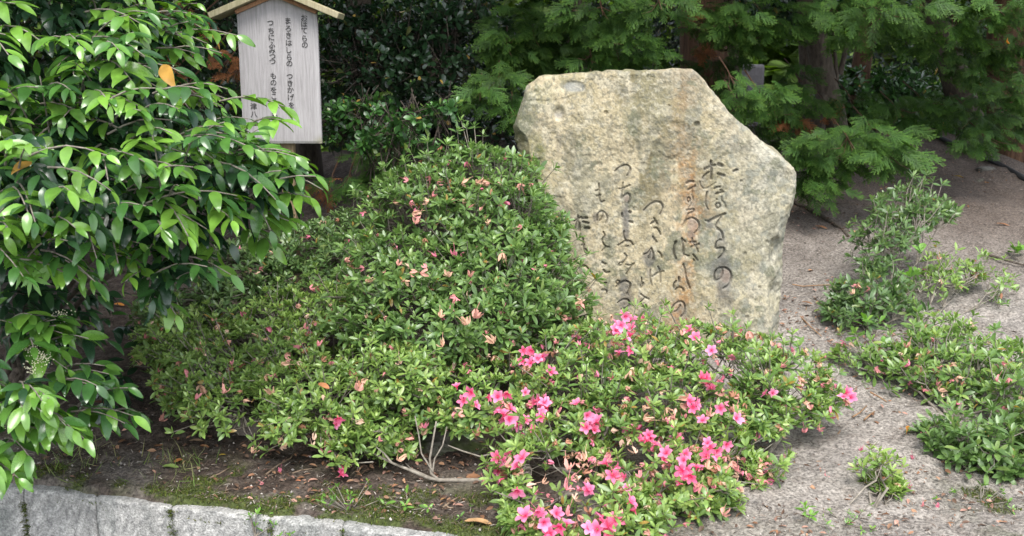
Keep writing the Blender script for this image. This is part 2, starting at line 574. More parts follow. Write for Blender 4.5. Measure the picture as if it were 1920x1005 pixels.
S('C', 70, (298, 605), (304, 606), dep=.45); S('C', 13, (180, 845), (170, 900), (195, 945)); S('D', 20, (115, 180), (185, 135)); S('D', 20, (200, 130), (250, 130), (280, 175)); S('D', 15, (200, 190), (225, 185))
S('D', 14, (185, 275), (215, 300), (190, 350), (150, 400), (120, 410), (125, 375), (165, 365)); S('D', 14, (195, 390), (250, 405), (290, 380)); S('D', 13, (290, 380), (235, 440), (205, 500))
S('D', 20, (95, 640), (140, 590), (200, 572), (250, 600), (245, 650), (215, 720)); S('D', 9, *ring_pts(110, 590, 20)); S('D', 16, (110, 820), (160, 780), (215, 775), (245, 820), (230, 865), (150, 890))
S('C', 20, (400, 620), (460, 555), (540, 515), (600, 540), (615, 600), (580, 665)); S('C', 17, (510, 705), (550, 770)); S('C', 24, (480, 770), (520, 740)); S('C', 16, (515, 815), (550, 815), (585, 890)); S('C', 19, (500, 915), (540, 970))
S('D', 15, (395, 280), (440, 270), (480, 215)); S('D', 19, (480, 215), (510, 280), (500, 340)); S('D', 11, (470, 250), (450, 320)); S('D', 17, (555, 245), (585, 270), (595, 315))
S('D', 13, (470, 450), (465, 540), (485, 620)); S('D', 15, (490, 525), (540, 490), (615, 465)); S('D', 13, (555, 415), (580, 470), (580, 590))
S('D', 13, (370, 540), (375, 600), (350, 660), (385, 640), (390, 590)); S('D', 13, (365, 720), (410, 760), (455, 775)); S('D', 15, (400, 775), (355, 815), (370, 850), (415, 865))
S('E', 13, (240, 75), (265, 70)); S('E', 13, (245, 118), (275, 110)); S('E', 10, (265, 20), (268, 110), (270, 150), (285, 170), (305, 155))
S('E', 10, (300, 240), (290, 290), (270, 310)); S('E', 12, (250, 310), (250, 260), (280, 232), (315, 245), (335, 290), (320, 330))
S('E', 11, (300, 400), (315, 430), (290, 460), (295, 490), (320, 520), (345, 518)); S('E', 9, (320, 520), (290, 550)); S('E', 13, (290, 640), (315, 650)); S('E', 14, (300, 700), (320, 722), (345, 715))
S('E', 11, (280, 805), (320, 798)); S('E', 11, (285, 855), (330, 855), (320, 890))
S('E', 14, (100, 275), (105, 390)); S('E', 14, (72, 315), (125, 285)); S('E', 18, (95, 320), (75, 380)); S('E', 14, (110, 330), (115, 390)); S('E', 20, (135, 295), (170, 290)); S('E', 20, (140, 320), (180, 330)); S('E', 22, (155, 370), (185, 372))
S('E', 11, (140, 450), (145, 540), (165, 580), (175, 555), (160, 535)); S('E', 10, (130, 505), (150, 500)); S('E', 12, (105, 685), (150, 652), (205, 720))


def build_stone():
    top = [(1013.7, 143), (1040, 140.5), (1086, 137.5), (1105, 138), (1135, 134), (1195, 131.7), (1240, 131), (1262, 128.5), (1299, 129)]
    right = [(1299, 129), (1311, 137.5), (1328, 158), (1345, 180), (1368.5, 209.6), (1385, 226), (1409, 244), (1449, 279), (1470, 297), (1492.6, 316),
             (1498, 328), (1495.5, 360), (1490, 400), (1484, 469), (1480, 538.5), (1474, 619), (1470, 670), (1468, 740)]
    left = [(1013.7, 143), (988, 160.6), (979, 192), (972, 210), (965, 230), (962, 240), (966, 262), (970, 279), (978, 300), (990, 322), (1001, 340), (1012, 364), (1022, 390), (1032, 440), (1036, 520), (1040, 620), (1044, 740)]

    def resample(poly, n):
        W = np.array([on_stone(*p) for p in poly])
        xz = W[:, [0, 2]]
        L = np.concatenate([[0], np.cumsum(np.linalg.norm(np.diff(xz, axis=0), axis=1))])
        t = np.linspace(0, L[-1], n)
        return np.stack([np.interp(t, L, xz[:, 0]), np.interp(t, L, xz[:, 1])], -1)

    n, m = 400, 420
    Tp = resample(top, n); Rt = resample(right, m); Lf = resample(left, m)
    Bt = np.stack([np.linspace(Lf[-1, 0], Rt[-1, 0], n), np.linspace(Lf[-1, 1], Rt[-1, 1], n)], -1)

    def jitter(C, seed, amp=0.006):
        P = np.stack([C[:, 0], C[:, 1], 0 * C[:, 0]], -1)
        e = np.sin(np.linspace(0, pi, len(C)))[:, None] ** 0.3
        return C + e * amp * np.stack([fbm(P * 40, 4, seed) - .5, fbm(P * 40, 4, seed + 5) - .5], -1) * 2
    Tp = jitter(Tp, 1); Rt = jitter(Rt, 2); Lf = jitter(Lf, 3)
    u = np.linspace(0, 1, n)[:, None, None]; v = np.linspace(0, 1, m)[None, :, None]
    G = (1 - v) * Tp[:, None] + v * Bt[:, None] + (1 - u) * Lf[None] + u * Rt[None] \
        - ((1 - u) * (1 - v) * Tp[0] + u * (1 - v) * Tp[-1] + (1 - u) * v * Bt[0] + u * v * Bt[-1])
    XZ = G.reshape(-1, 2)
    # distance to the outline (not the buried bottom)
    out = np.concatenate([Lf[::-1][::6], Tp[::6], Rt[::6]])
    A = out[:-1]; B = out[1:]
    dist = np.full(len(XZ), 9.0); side = np.zeros(len(XZ))
    for a, b in zip(A, B):
        ab = b - a
        t = np.clip(((XZ - a) @ ab) / (ab @ ab), 0, 1)
        d = np.linalg.norm(XZ - a - t[:, None] * ab, axis=1)
        dist = np.minimum(dist, d)
    P3 = np.stack([XZ[:, 0], XZ[:, 1], np.zeros(len(XZ))], -1)
    x, z = XZ[:, 0], XZ[:, 1]
    px, py, _ = project(np.stack([x, ST_Y + ST_LEAN * (z - 0.2), z], -1))
    uu = (px - 960) / 540; vv = (py - 130) / 530          # 0..1 over the face
    f0 = fbm(P3 * 8, 4, 39)
    # depth of the face: broad waviness, pecked grain, chamfers, chips
    y = ST_Y + ST_LEAN * (z - 0.2)
    y = y + 0.030 * (fbm(P3 * 3, 3, 40) - 0.5) + 0.012 * (fbm(P3 * 14, 4, 41) - 0.5) + 0.0055 * (fbm(P3 * 70, 3, 42, 0.7) - 0.5) + 0.0035 * sstep(0.60, 0.70, fbm(P3 * 13, 4, 44)) * (1 - 0.8 * sstep(300, 330, py) * sstep(1080, 1100, px) * sstep(1400, 1380, px))
    jit = 0.03 * (fbm(P3 * 12, 4, 43) - 0.5)
    # worn ledges on the slanting shoulder and the right flank
    y = y + 0.012 * sstep(0, 1, (px - 1405 - 0.15 * (py - 290)) / 6 + 6 * (f0 - .5)) * sstep(310, 270, py)
    y = y + 0.010 * sstep(-6, 6, px - 1440 + 40 * (f0 - .5)) * sstep(400, 460, py)
    Rc = 0.014 + 0.035 * sstep(1015, 985, px) * sstep(230, 260, py) + 0.060 * sstep(1415, 1450, px) * sstep(350, 440, py) + 0.012 * sstep(1320, 1380, px) * sstep(330, 200, py)
    dd = np.clip(Rc + jit * (Rc / 0.03) - dist, 0, None)
    y = y + dd * 1.25 + 0.5 * np.clip(0.008 - dist, 0, None)
    # broken top-left corner: surface falls back above a ledge from (985,188) to (1110,150)
    lx = np.interp(px, [960, 985, 1030, 1060, 1090, 1112], [205, 186, 187, 182, 170, 140])
    y = y + np.clip((lx - py) / 60, 0, 1) * 0.030 * sstep(1120, 1085, px) + 0.004 * sstep(6, -2, np.abs(py - lx - 3)) * sstep(1115, 1090, px)
    # blue-grey chip and the round hole
    ch = np.hypot((px - 1075) / 26, (py - 163) / 13)
    y = y + 0.008 * sstep(1.05, 0.5, ch + 0.6 * (f0 - .5))
    ho = np.hypot((px - 1048) / 12.5, (py - 212) / 15)
    y = y + 0.016 * sstep(1.1, 0.3, ho + 0.25 * (f0 - .5))
    # small pits
    for (cx, cy, r, dp) in [(1136, 211, 5, .01), (1306, 233, 7, .012), (1349, 333, 5, .009), (1390, 340, 4, .006), (1362, 190, 4, .005), (1397, 476, 5, .006), (1254, 198, 3, .005), (1440, 455, 5, .006), (1425, 540, 4, .006), (1401, 596, 5, .007), (1010, 300, 5, .005)]:
        y = y + dp * sstep(1, 0.4, np.hypot(px - cx, py - cy) / r)
    # carved strokes
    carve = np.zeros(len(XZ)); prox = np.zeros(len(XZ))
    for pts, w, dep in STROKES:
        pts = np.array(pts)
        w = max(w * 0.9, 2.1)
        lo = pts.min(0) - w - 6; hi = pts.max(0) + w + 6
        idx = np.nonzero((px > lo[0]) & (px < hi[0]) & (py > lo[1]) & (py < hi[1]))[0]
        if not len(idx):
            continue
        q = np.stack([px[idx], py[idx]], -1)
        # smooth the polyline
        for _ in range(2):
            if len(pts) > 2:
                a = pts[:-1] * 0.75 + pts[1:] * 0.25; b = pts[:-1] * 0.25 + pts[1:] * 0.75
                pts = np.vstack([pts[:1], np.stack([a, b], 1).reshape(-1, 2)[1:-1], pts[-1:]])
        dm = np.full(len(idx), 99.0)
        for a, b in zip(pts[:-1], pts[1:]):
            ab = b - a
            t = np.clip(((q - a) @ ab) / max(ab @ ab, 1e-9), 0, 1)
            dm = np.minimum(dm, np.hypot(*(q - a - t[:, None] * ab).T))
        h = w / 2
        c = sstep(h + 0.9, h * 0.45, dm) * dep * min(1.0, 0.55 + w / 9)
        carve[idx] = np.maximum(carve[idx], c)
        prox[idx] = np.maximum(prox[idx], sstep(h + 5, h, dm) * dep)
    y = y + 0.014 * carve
    Vf = np.stack([x, y, z], -1)
    # ---- colours (weathering and stains of the stone itself)
    f1 = fbm(P3 * 5, 4, 60); f2 = fbm(P3 * 18, 4, 61); f3 = fbm(P3 * 75, 3, 62, 0.75); f4 = fbm(P3 * np.array([16, 3.2, 1]), 4, 63)
    f5 = fbm(P3 * 120, 2, 66)
    col = np.array([0.322, 0.272, 0.176]) * np.ones((len(XZ), 1))

    def mixc(k, c):
        nonlocal col
        k = np.clip(k, 0, 1)[:, None]
        col = col * (1 - k) + np.array(c) * k
    mixc(sstep(0.60, 0.95, uu + 0.25 * (f1 - .5)) * 0.88, (0.30, 0.285, 0.23))                                   # pale grey right flank
    mixc(sstep(0.55, 0.72, f2) * 0.5, (0.39, 0.345, 0.235))
    mixc(sstep(0.45, 0.62, f1) * sstep(0.40, 0.1, uu) * 0.55 + sstep(0.5, 0.65, f2) * sstep(0.2, 0.0, uu) * 0.9, (0.125, 0.122, 0.05))  # green-yellow algae left
    mixc(sstep(0.44, 0.60, f4) * sstep(0.30, 0.42, uu) * sstep(0.58, 0.48, uu) * sstep(0.75, 0.35, vv) * 0.9, (0.115, 0.098, 0.05))      # olive streak
    mixc(sstep(0.46, 0.60, f4) * sstep(0.06, 0.12, uu) * sstep(0.32, 0.2, uu) * sstep(0.1, 0.3, vv) * 0.55, (0.13, 0.125, 0.095))
    orx = np.interp(vv, [0, 0.1, 0.3, 0.5, 0.62, 0.8, 1.0], [0.59, 0.60, 0.60, 0.66, 0.62, 0.60, 0.57])
    orw = np.interp(vv, [0, 0.3, 0.5, 0.7, 1], [0.04, 0.07, 0.075, 0.035, 0.07])
    mixc(np.exp(-((uu - orx + 0.06 * (f2 - .5)) / orw) ** 2) * sstep(0.36, 0.54, f1 * 0.4 + f2 * 0.6) * 0.95, (0.25, 0.135, 0.055))      # iron stain
    mixc(np.exp(-((uu - 0.62) / 0.10) ** 2) * sstep(0.08, 0.0, vv) * 0.6, (0.30, 0.19, 0.14))
    mixc(sstep(0.54, 0.66, f3) * 0.26, (0.12, 0.107, 0.075))
    mixc(sstep(0.50, 0.60, fbm(P3 * np.array([9, 4, 1]), 5, 71, 0.65)) * 0.6, (0.165, 0.155, 0.105))
    mixc(sstep(0.54, 0.60, fbm(P3 * 7 + 5.0, 5, 74, 0.65)) * 0.25, (0.235, 0.20, 0.10))
    mixc(sstep(0.60, 0.64, fbm(P3 * 24 + 9.0, 4, 75, 0.6)) * 0.28, (0.40, 0.375, 0.30))
    mixc(sstep(0.62, 0.66, fbm(P3 * 19 + 2.0, 4, 76, 0.6)) * 0.45, (0.095, 0.09, 0.065))
    mixc(sstep(0.58, 0.66, fbm(P3 * 11, 5, 72, 0.7)) * 0.75, (0.11, 0.112, 0.072))                                     # pecked dark grain
    mixc(sstep(0.56, 0.68, 1 - f3) * 0.25, (0.47, 0.43, 0.33))                                    # bright crystals
    mixc(sstep(0.60, 0.70, f5) * 0.5, (0.10, 0.10, 0.08))
    mixc(sstep(0.57, 0.66, fbm(P3 * 30, 4, 68)) * sstep(0.5, 0.8, uu) * 0.5, (0.18, 0.185, 0.155))   # grey lichen
    mixc(sstep(0.8, 1.02, vv + 0.2 * (f2 - .5)) * sstep(0.75, 0.3, uu) * 0.6, (0.14, 0.13, 0.095))
    # dark water stains running from the inscription
    dk = np.zeros(len(XZ))
    for (cx, cy, rx_, ry_, s_) in [(1357, 520, 17, 60, .75), (1350, 505, 22, 24, .6), (1352, 455, 12, 30, .5), (1365, 560, 14, 18, .5), (1332, 422, 10, 8, .55), (1174, 415, 9, 42, .8), (1172, 390, 7, 20, .5),
                                   (1217, 485, 13, 18, .7), (1216, 500, 6, 24, .5), (1171, 535, 12, 18, .7), (1172, 565, 16, 24, .65), (1296, 440, 9, 9, .7), (1117, 407, 7, 11, .65), (1170, 600, 30, 20, .4), (1280, 585, 14, 20, .35), (1200, 600, 40, 18, .3), (1047, 265, 5, 26, .35)]:
        dk = np.maximum(dk, s_ * sstep(1.15, 0.55, np.hypot((px - cx) / rx_, (py - cy) / ry_) + 0.5 * (f2 - .5)))
    mixc(dk * 0.85, (0.075, 0.07, 0.07))
    # inner faces of the big round characters stay pinkish stone
    for (cx, cy, r) in [(1299, 422, 11), (1361, 518, 12), (1175, 372, 6)]:
        mixc(0.7 * sstep(1.1, 0.7, np.hypot(px - cx, (py - cy) * .85) / r), (0.19, 0.145, 0.115))
    mixc(sstep(1.0, 0.6, ch + 0.5 * (f2 - .5)) * 0.5, (0.19, 0.205, 0.21))
    mixc(sstep(0.9, 0.5, ho) * sstep(206, 216, py) * 0.6, (0.28, 0.26, 0.23))
    mixc(sstep(0.45, 1.0, carve) * 0.45, (0.045, 0.038, 0.034))                                      # dirt in the carving, with the groove shade painted in
    mixc(prox * sstep(0.45, 0.6, f2) * 0.25, (0.29, 0.275, 0.24))
    # ---- sides and back
    idx = np.arange(n * m).reshape(n, m)
    loop = np.concatenate([idx[0, ::-1], idx[1:, 0], idx[-1, 1:]])     # left bottom -> top -> right bottom
    Bv = Vf[loop]; cen = np.array([Vf[:, 0].mean(), 0, 0.45])
    rings = [Bv]; K = 12; TH = 0.32
    for k in range(1, K + 1):
        s = 1 - 0.10 * (k / K) ** 2 - (0.06 if k == K else 0)
        r = Bv.copy()
        r[:, 0] = cen[0] + (r[:, 0] - cen[0]) * s
        r[:, 2] = cen[2] + (r[:, 2] - cen[2]) * s
        r[:, 1] = Bv[:, 1] + TH * k / K
        q = r * 1.0
        nn = 0.05 * (fbm(q * 7, 4, 80) - 0.5) * min(1, k / 3)
        r[:, 0] += nn * np.sign(r[:, 0] - cen[0]); r[:, 2] += nn
        rings.append(r)
    nl = len(loop)
    Vs = np.concatenate(rings)
    i = np.arange(K)[:, None] * nl + np.arange(nl - 1)[None]
    Fs = np.stack([i, i + nl, i + nl + 1, i + 1], -1).reshape(-1, 4)
    # back cap: strips from left half to right half of the last ring
    last = K * nl
    h = nl // 2
    jj = np.arange(h - 1)
    Fb = np.stack([last + jj, last + nl - 1 - jj, last + nl - 2 - jj, last + jj + 1], -1)
    cs = np.array([0.23, 0.21, 0.14]) * (0.6 + 0.8 * fbm(Vs * 14, 4, 83)[:, None])
    kk = (sstep(0.5, 0.62, fbm(Vs * 6, 4, 84)) * 0.6)[:, None]
    cs = cs * (1 - kk) + np.array([0.15, 0.15, 0.07]) * kk
    ii = np.arange(n - 1)[:, None] * m + np.arange(m - 1)[None]
    Ff = np.stack([ii, ii + 1, ii + m + 1, ii + m], -1).reshape(-1, 4)
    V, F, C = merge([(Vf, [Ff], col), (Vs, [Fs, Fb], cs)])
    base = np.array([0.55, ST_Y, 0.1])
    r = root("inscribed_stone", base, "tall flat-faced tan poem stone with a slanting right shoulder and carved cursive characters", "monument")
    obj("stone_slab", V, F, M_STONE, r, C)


def stone_mat():
    m, N, L, P, O = new_mat("weathered_stone")
    a = N.new("ShaderNodeAttribute"); a.attribute_name = "Col"
    tc = N.new("ShaderNodeTexCoord")
    n1 = N.new("ShaderNodeTexNoise"); n1.inputs["Scale"].default_value = 130; n1.inputs["Detail"].default_value = 5; n1.inputs["Roughness"].default_value = 0.7
    n2 = N.new("ShaderNodeTexVoronoi"); n2.inputs["Scale"].default_value = 210
    L.new(tc.outputs["Object"], n1.inputs["Vector"]); L.new(tc.outputs["Object"], n2.inputs["Vector"])
    mr = N.new("ShaderNodeMapRange"); mr.inputs["From Min"].default_value = 0.3; mr.inputs["From Max"].default_value = 0.7
    mr.inputs["To Min"].default_value = 0.78; mr.inputs["To Max"].default_value = 1.2
    L.new(n1.outputs["Fac"], mr.inputs["Value"])
    hv = N.new("ShaderNodeHueSaturation")
    L.new(a.outputs["Color"], hv.inputs["Color"]); L.new(mr.outputs[0], hv.inputs["Value"])
    L.new(hv.outputs[0], P.inputs["Base Color"])
    P.inputs["Roughness"].default_value = 0.88
    P.inputs["Specular IOR Level"].default_value = 0.3
    ad = N.new("ShaderNodeMath"); ad.operation = 'MULTIPLY_ADD'; ad.inputs[1].default_value = 0.5
    L.new(n2.outputs["Distance"], ad.inputs[0]); L.new(n1.outputs["Fac"], ad.inputs[2])
    b = N.new("ShaderNodeBump"); b.inputs["Strength"].default_value = 0.4; b.inputs["Distance"].default_value = 0.005
    L.new(ad.outputs[0], b.inputs["Height"]); L.new(b.outputs[0], P.inputs["Normal"])
    return m


M_STONE = stone_mat()
build_stone()

# ------------------------------------------------------------------ the wooden notice board
SG_Y = 4.12


def wood_mat(name, c1, c2, c3):
    m, N, L, P, O = new_mat(name)
    tc = N.new("ShaderNodeTexCoord")
    mp = N.new("ShaderNodeMapping"); mp.inputs["Scale"].default_value = (38, 38, 2.2)
    L.new(tc.outputs["Object"], mp.inputs["Vector"])
    n1 = N.new("ShaderNodeTexNoise"); n1.inputs["Scale"].default_value = 3.0; n1.inputs["Detail"].default_value = 8; n1.inputs["Roughness"].default_value = 0.7; n1.inputs["Distortion"].default_value = 0.6
    L.new(mp.outputs[0], n1.inputs["Vector"])
    cr = N.new("ShaderNodeValToRGB")
    cr.color_ramp.elements[0].position = 0.28; cr.color_ramp.elements[0].color = (*c1, 1)
    cr.color_ramp.elements[1].position = 0.62; cr.color_ramp.elements[1].color = (*c2, 1)
    L.new(n1.outputs["Fac"], cr.inputs[0])
    n2 = N.new("ShaderNodeTexNoise"); n2.inputs["Scale"].default_value = 7; n2.inputs["Detail"].default_value = 5
    L.new(tc.outputs["Object"], n2.inputs["Vector"])
    a = N.new("ShaderNodeAttribute"); a.attribute_name = "Col"
    mul = N.new("ShaderNodeMath"); mul.operation = 'MULTIPLY'
    mr = N.new("ShaderNodeMapRange"); mr.inputs["From Min"].default_value = 0.35; mr.inputs["From Max"].default_value = 0.6
    L.new(n2.outputs["Fac"], mr.inputs["Value"])
    L.new(a.outputs["Fac"], mul.inputs[0]); L.new(mr.outputs[0], mul.inputs[1])
    mx = N.new("ShaderNodeMix"); mx.data_type = 'RGBA'
    L.new(mul.outputs[0], mx.inputs["Factor"]); L.new(cr.outputs[0], mx.inputs["A"]); mx.inputs["B"].default_value = (*c3, 1)
    L.new(mx.outputs["Result"], P.inputs["Base Color"])
    P.inputs["Roughness"].default_value = 0.8
    P.inputs["Specular IOR Level"].default_value = 0.25
    b = N.new("ShaderNodeBump"); b.inputs["Strength"].default_value = 0.35; b.inputs["Distance"].default_value = 0.003
    L.new(n1.outputs["Fac"], b.inputs["Height"]); L.new(b.outputs[0], P.inputs["Normal"])
    return m


M_BOARD = wood_mat("weathered_board", (0.23, 0.215, 0.215), (0.37, 0.352, 0.35), (0.20, 0.19, 0.085))
M_ROOFB = wood_mat("roof_timber", (0.20, 0.165, 0.10), (0.38, 0.33, 0.22), (0.16, 0.17, 0.08))
M_TRIM = wood_mat("red_brown_timber", (0.22, 0.11, 0.06), (0.36, 0.20, 0.11), (0.16, 0.12, 0.06))
M_POST = wood_mat("post_timber", (0.14, 0.10, 0.06), (0.26, 0.19, 0.11), (0.12, 0.12, 0.06))


def box(lo, hi, bev=0.003, div=(1, 1, 1)):
    """chamfered box as V, F"""
    import bmesh
    bm = bmesh.new()
    bmesh.ops.create_cube(bm, size=1.0)
    lo = np.array(lo); hi = np.array(hi)
    for v in bm.verts:
        for a in range(3):
            v.co[a] = lo[a] if v.co[a] < 0 else hi[a]
    bmesh.ops.bevel(bm, geom=list(bm.edges), offset=bev, segments=2, affect='EDGES', profile=0.6)
    bmesh.ops.triangulate(bm, faces=bm.faces[:])
    bm.verts.index_update()
    V = np.array([v.co[:] for v in bm.verts]); F = np.array([[v.index for v in f.verts] for f in bm.faces])
    bm.free()
    return V, F


def build_sign():
    tl = at(444, 25, SG_Y); tr = at(593.5, 25, SG_Y); br = at(604, 269, SG_Y)
    cx = (tl[0] + tr[0]) / 2
    hw = (tr[0] - tl[0]) / 2 + 0.001
    zb = br[2]; apex = at(512, -15, SG_Y)[2]
    base = np.array([cx, SG_Y, float(ground_h(cx, SG_Y))])
    r = root("notice_board", base, "grey wooden notice board with a small gabled roof and black vertical writing", "sign")
    # board: pentagon with sloping top, gridded so that it can carry its stains
    nx, nz = 24, 60
    U, T = np.meshgrid(np.linspace(-1, 1, nx), np.linspace(0, 1, nz), indexing='ij')
    xs = cx + hw * U.ravel()
    zt = apex - 0.012 - np.abs(U.ravel()) * hw * 0.40
    z = zb + (zt - zb) * T.ravel()
    th = 0.022
    front = np.stack([xs, np.full(xs.size, SG_Y), z], -1)
    front[:, 1] += 0.0025 * (fbm(front * 9, 3, 5) - .5)
    ed = np.minimum(hw - np.abs(xs - cx), z - zb)
    front[:, 1] += np.clip(0.003 - ed, 0, 1)
    back = front.copy(); back[:, 1] = SG_Y + th
    i = np.arange(nx - 1)[:, None] * nz + np.arange(nz - 1)[None]
    Ff = np.stack([i, i + nz, i + nz + 1, i + 1], -1).reshape(-1, 4)
    n = nx * nz
    idx = np.arange(n).reshape(nx, nz)
    lp = np.concatenate([idx[0, ::-1], idx[1:, 0], idx[-1, 1:], idx[-2::-1, -1]])
    a = lp; b = np.roll(lp, -1)
    Fs = np.stack([a, a + n, b + n, b], -1)
    # moss / damp in the lower right corner and dirt along the lower edge
    k = sstep(0.055, 0.0, np.hypot(np.clip(cx + hw - xs, 0, 9) * 0.8, (z - zb) * 1.3)) * 0.9
    k = np.maximum(k, 0.45 * sstep(0.02, 0.0, z - zb))
    k = np.maximum(k, 0.35 * sstep(0.03, 0.0, zt - z))
    col = np.concatenate([k, k])[:, None] * np.ones(3)
    obj("board", np.concatenate([front, back]), [Ff, Ff[:, ::-1] + n, Fs], M_BOARD, r, col, smooth=False)
    # trim under the roof, roof boards, ridge
    sl = math.atan(0.415)
    for s in (-1, 1):
        V, F = box((0, -0.062, -0.012), (0.278, 0.085, 0.012), 0.003)
        R = np.array([[s * cos(sl), 0, s * sin(sl) * 1], [0, 1, 0], [-sin(sl), 0, cos(sl)]])
        W = V @ R.T + np.array([cx, SG_Y, apex + 0.012])
        if s < 0:
            F = F[:, ::-1]
        obj("roof_board", W, F, M_ROOFB, r, np.full((len(W), 3), 0.5), smooth=False)
        V, F = box((0.0, -0.016, -0.030), (0.185, -0.003, -0.0135), 0.002)
        W = V @ R.T + np.array([cx, SG_Y, apex + 0.012])
        if s < 0:
            F = F[:, ::-1]
        obj("rafter_trim", W, F, M_TRIM, r, np.zeros((len(W), 3)), smooth=False)
    pxl = at(540, 275, SG_Y + 0.05)[0]
    V, F = box((pxl - 0.027, SG_Y + th + 0.002, base[2] - 0.1), (pxl + 0.027, SG_Y + th + 0.052, apex - 0.03), 0.004)
    obj("post", V, F, M_POST, r, np.full((len(V), 3), 0.2), smooth=False)
    # lettering
    cols = [("おほてらの", [(541, 120), (541, 163), (541, 207), (543, 258), (545, 303)]),
            ("まろきはしらのつきかげを", [(432, 140), (433, 192), (436, 238), (438, 288), (438, 337), (440, 385), (441, 428), (443, 515), (446, 560), (449, 605), (452, 655), (455, 708)]),
            ("つちにふみつつものをこそおもへ", [(313, 155), (317, 207), (320, 252), (323, 300), (325, 340), (327, 380), (327, 415), (333, 510), (334, 557), (335, 605), (337, 650), (340, 690), (341, 732), (342, 776), (343, 820)]),
            ("会津八一", [(199, 660), (200, 715), (203, 770), (205, 822)])]
    cache = {}
    for word, pos in cols:
        for chs, (qx, qy) in zip(word, pos):
            if chs not in cache:
                cu = bpy.data.curves.new("letter", 'FONT')
                cu.body = chs
                cu.size = 1.0
                cu.align_x = 'CENTER'; cu.align_y = 'CENTER'
                cu.resolution_u = 3
                cu.offset = 0.012
                ob = bpy.data.objects.new("letter", cu)
                COL.objects.link(ob)
                dg = bpy.context.evaluated_depsgraph_get()
                me = ob.evaluated_get(dg).to_mesh()
                V = np.array([v.co[:] for v in me.vertices]); 
                me.calc_loop_triangles()
                F = np.array([t.vertices[:] for t in me.loop_triangles])
                ob.to_mesh_clear()
                bpy.data.objects.remove(ob); bpy.data.curves.remove(cu)
                if len(V):
                    V[:, :2] -= (V[:, :2].max(0) + V[:, :2].min(0)) / 2
                cache[chs] = (V, F)
            V, F = cache[chs]
            if not len(V):
                print("NO GLYPH", chs); continue
            c = at(420 + qx / 3.591, qy / 3.591, SG_Y)
            sz = 12.8 * SG_Y / FPX
            W = np.stack([c[0] + V[:, 0] * sz, np.full(len(V), SG_Y - 0.0022), c[2] + V[:, 1] * sz], -1)
            obj("letter", W, F, M_INK, r, smooth=False)


build_sign()

# ------------------------------------------------------------------ plants: shared machinery
def leaf_tpl(rows, L, W, across=3, fold=0.18, droop=0.25, tipcurl=0.0, shape=None, wave=0.0):
    """a leaf of length L along +X, width W along Y, upper side +Z; rows interior rows."""
    t = np.linspace(0, 1, rows + 2)
    if shape is None:
        w = np.sin(pi * t ** 0.9) ** 0.8
    else:
        w = np.interp(t, shape[0], shape[1])
    V = [(0, 0, 0)]
    for k in range(1, rows + 1):
        for a in np.linspace(-1, 1, across):
            yy = a * w[k] * W / 2
            zz = -droop * L * t[k] ** 2 + fold * abs(a) ** 1.2 * w[k] * W / 2 + tipcurl * L * t[k] ** 4 + wave * W * sin(t[k] * 9 + a * 2) * abs(a)
            V.append((t[k] * L, yy, zz))
    V.append((L * (1 - 0.3 * droop), 0, -droop * L + tipcurl * L))
    V = np.array(V, float)
    T, Q = [], []
    for a in range(across - 1):
        T.append((0, 1 + a, 2 + a))
        e = 1 + (rows - 1) * across
        T.append((e + a, len(V) - 1, e + a + 1))
    for k in range(rows - 1):
        for a in range(across - 1):
            i = 1 + k * across + a
            Q.append((i, i + across, i + across + 1, i + 1))
    return V, [np.array(T), np.array(Q)]


T_AZ = [leaf_tpl(3, 1.0, 0.32, 3, 0.22, d, shape=([0, .12, .35, .6, .85, 1], [0, .35, .85, 1, .6, 0])) for d in (0.05, 0.18, 0.3)]
T_PR = [leaf_tpl(7, 1.0, 0.385, 5, 0.17, d, tc, ([0, .06, .2, .4, .6, .8, .9, 1], [0, .3, .82, 1, .86, .46, .2, 0]), 0.02) for d, tc in ((0.24, 0.0), (0.42, 0.02), (0.16, -0.1))]
T_OB = [leaf_tpl(3, 1.0, 0.45, 3, 0.2, d, shape=([0, .2, .5, .75, .92, 1], [0, .45, .9, 1, .7, 0])) for d in (0.08, 0.2)]
T_BIG = [leaf_tpl(2, 1.0, 0.5, 3, 0.15, d) for d in (0.1, 0.3)]


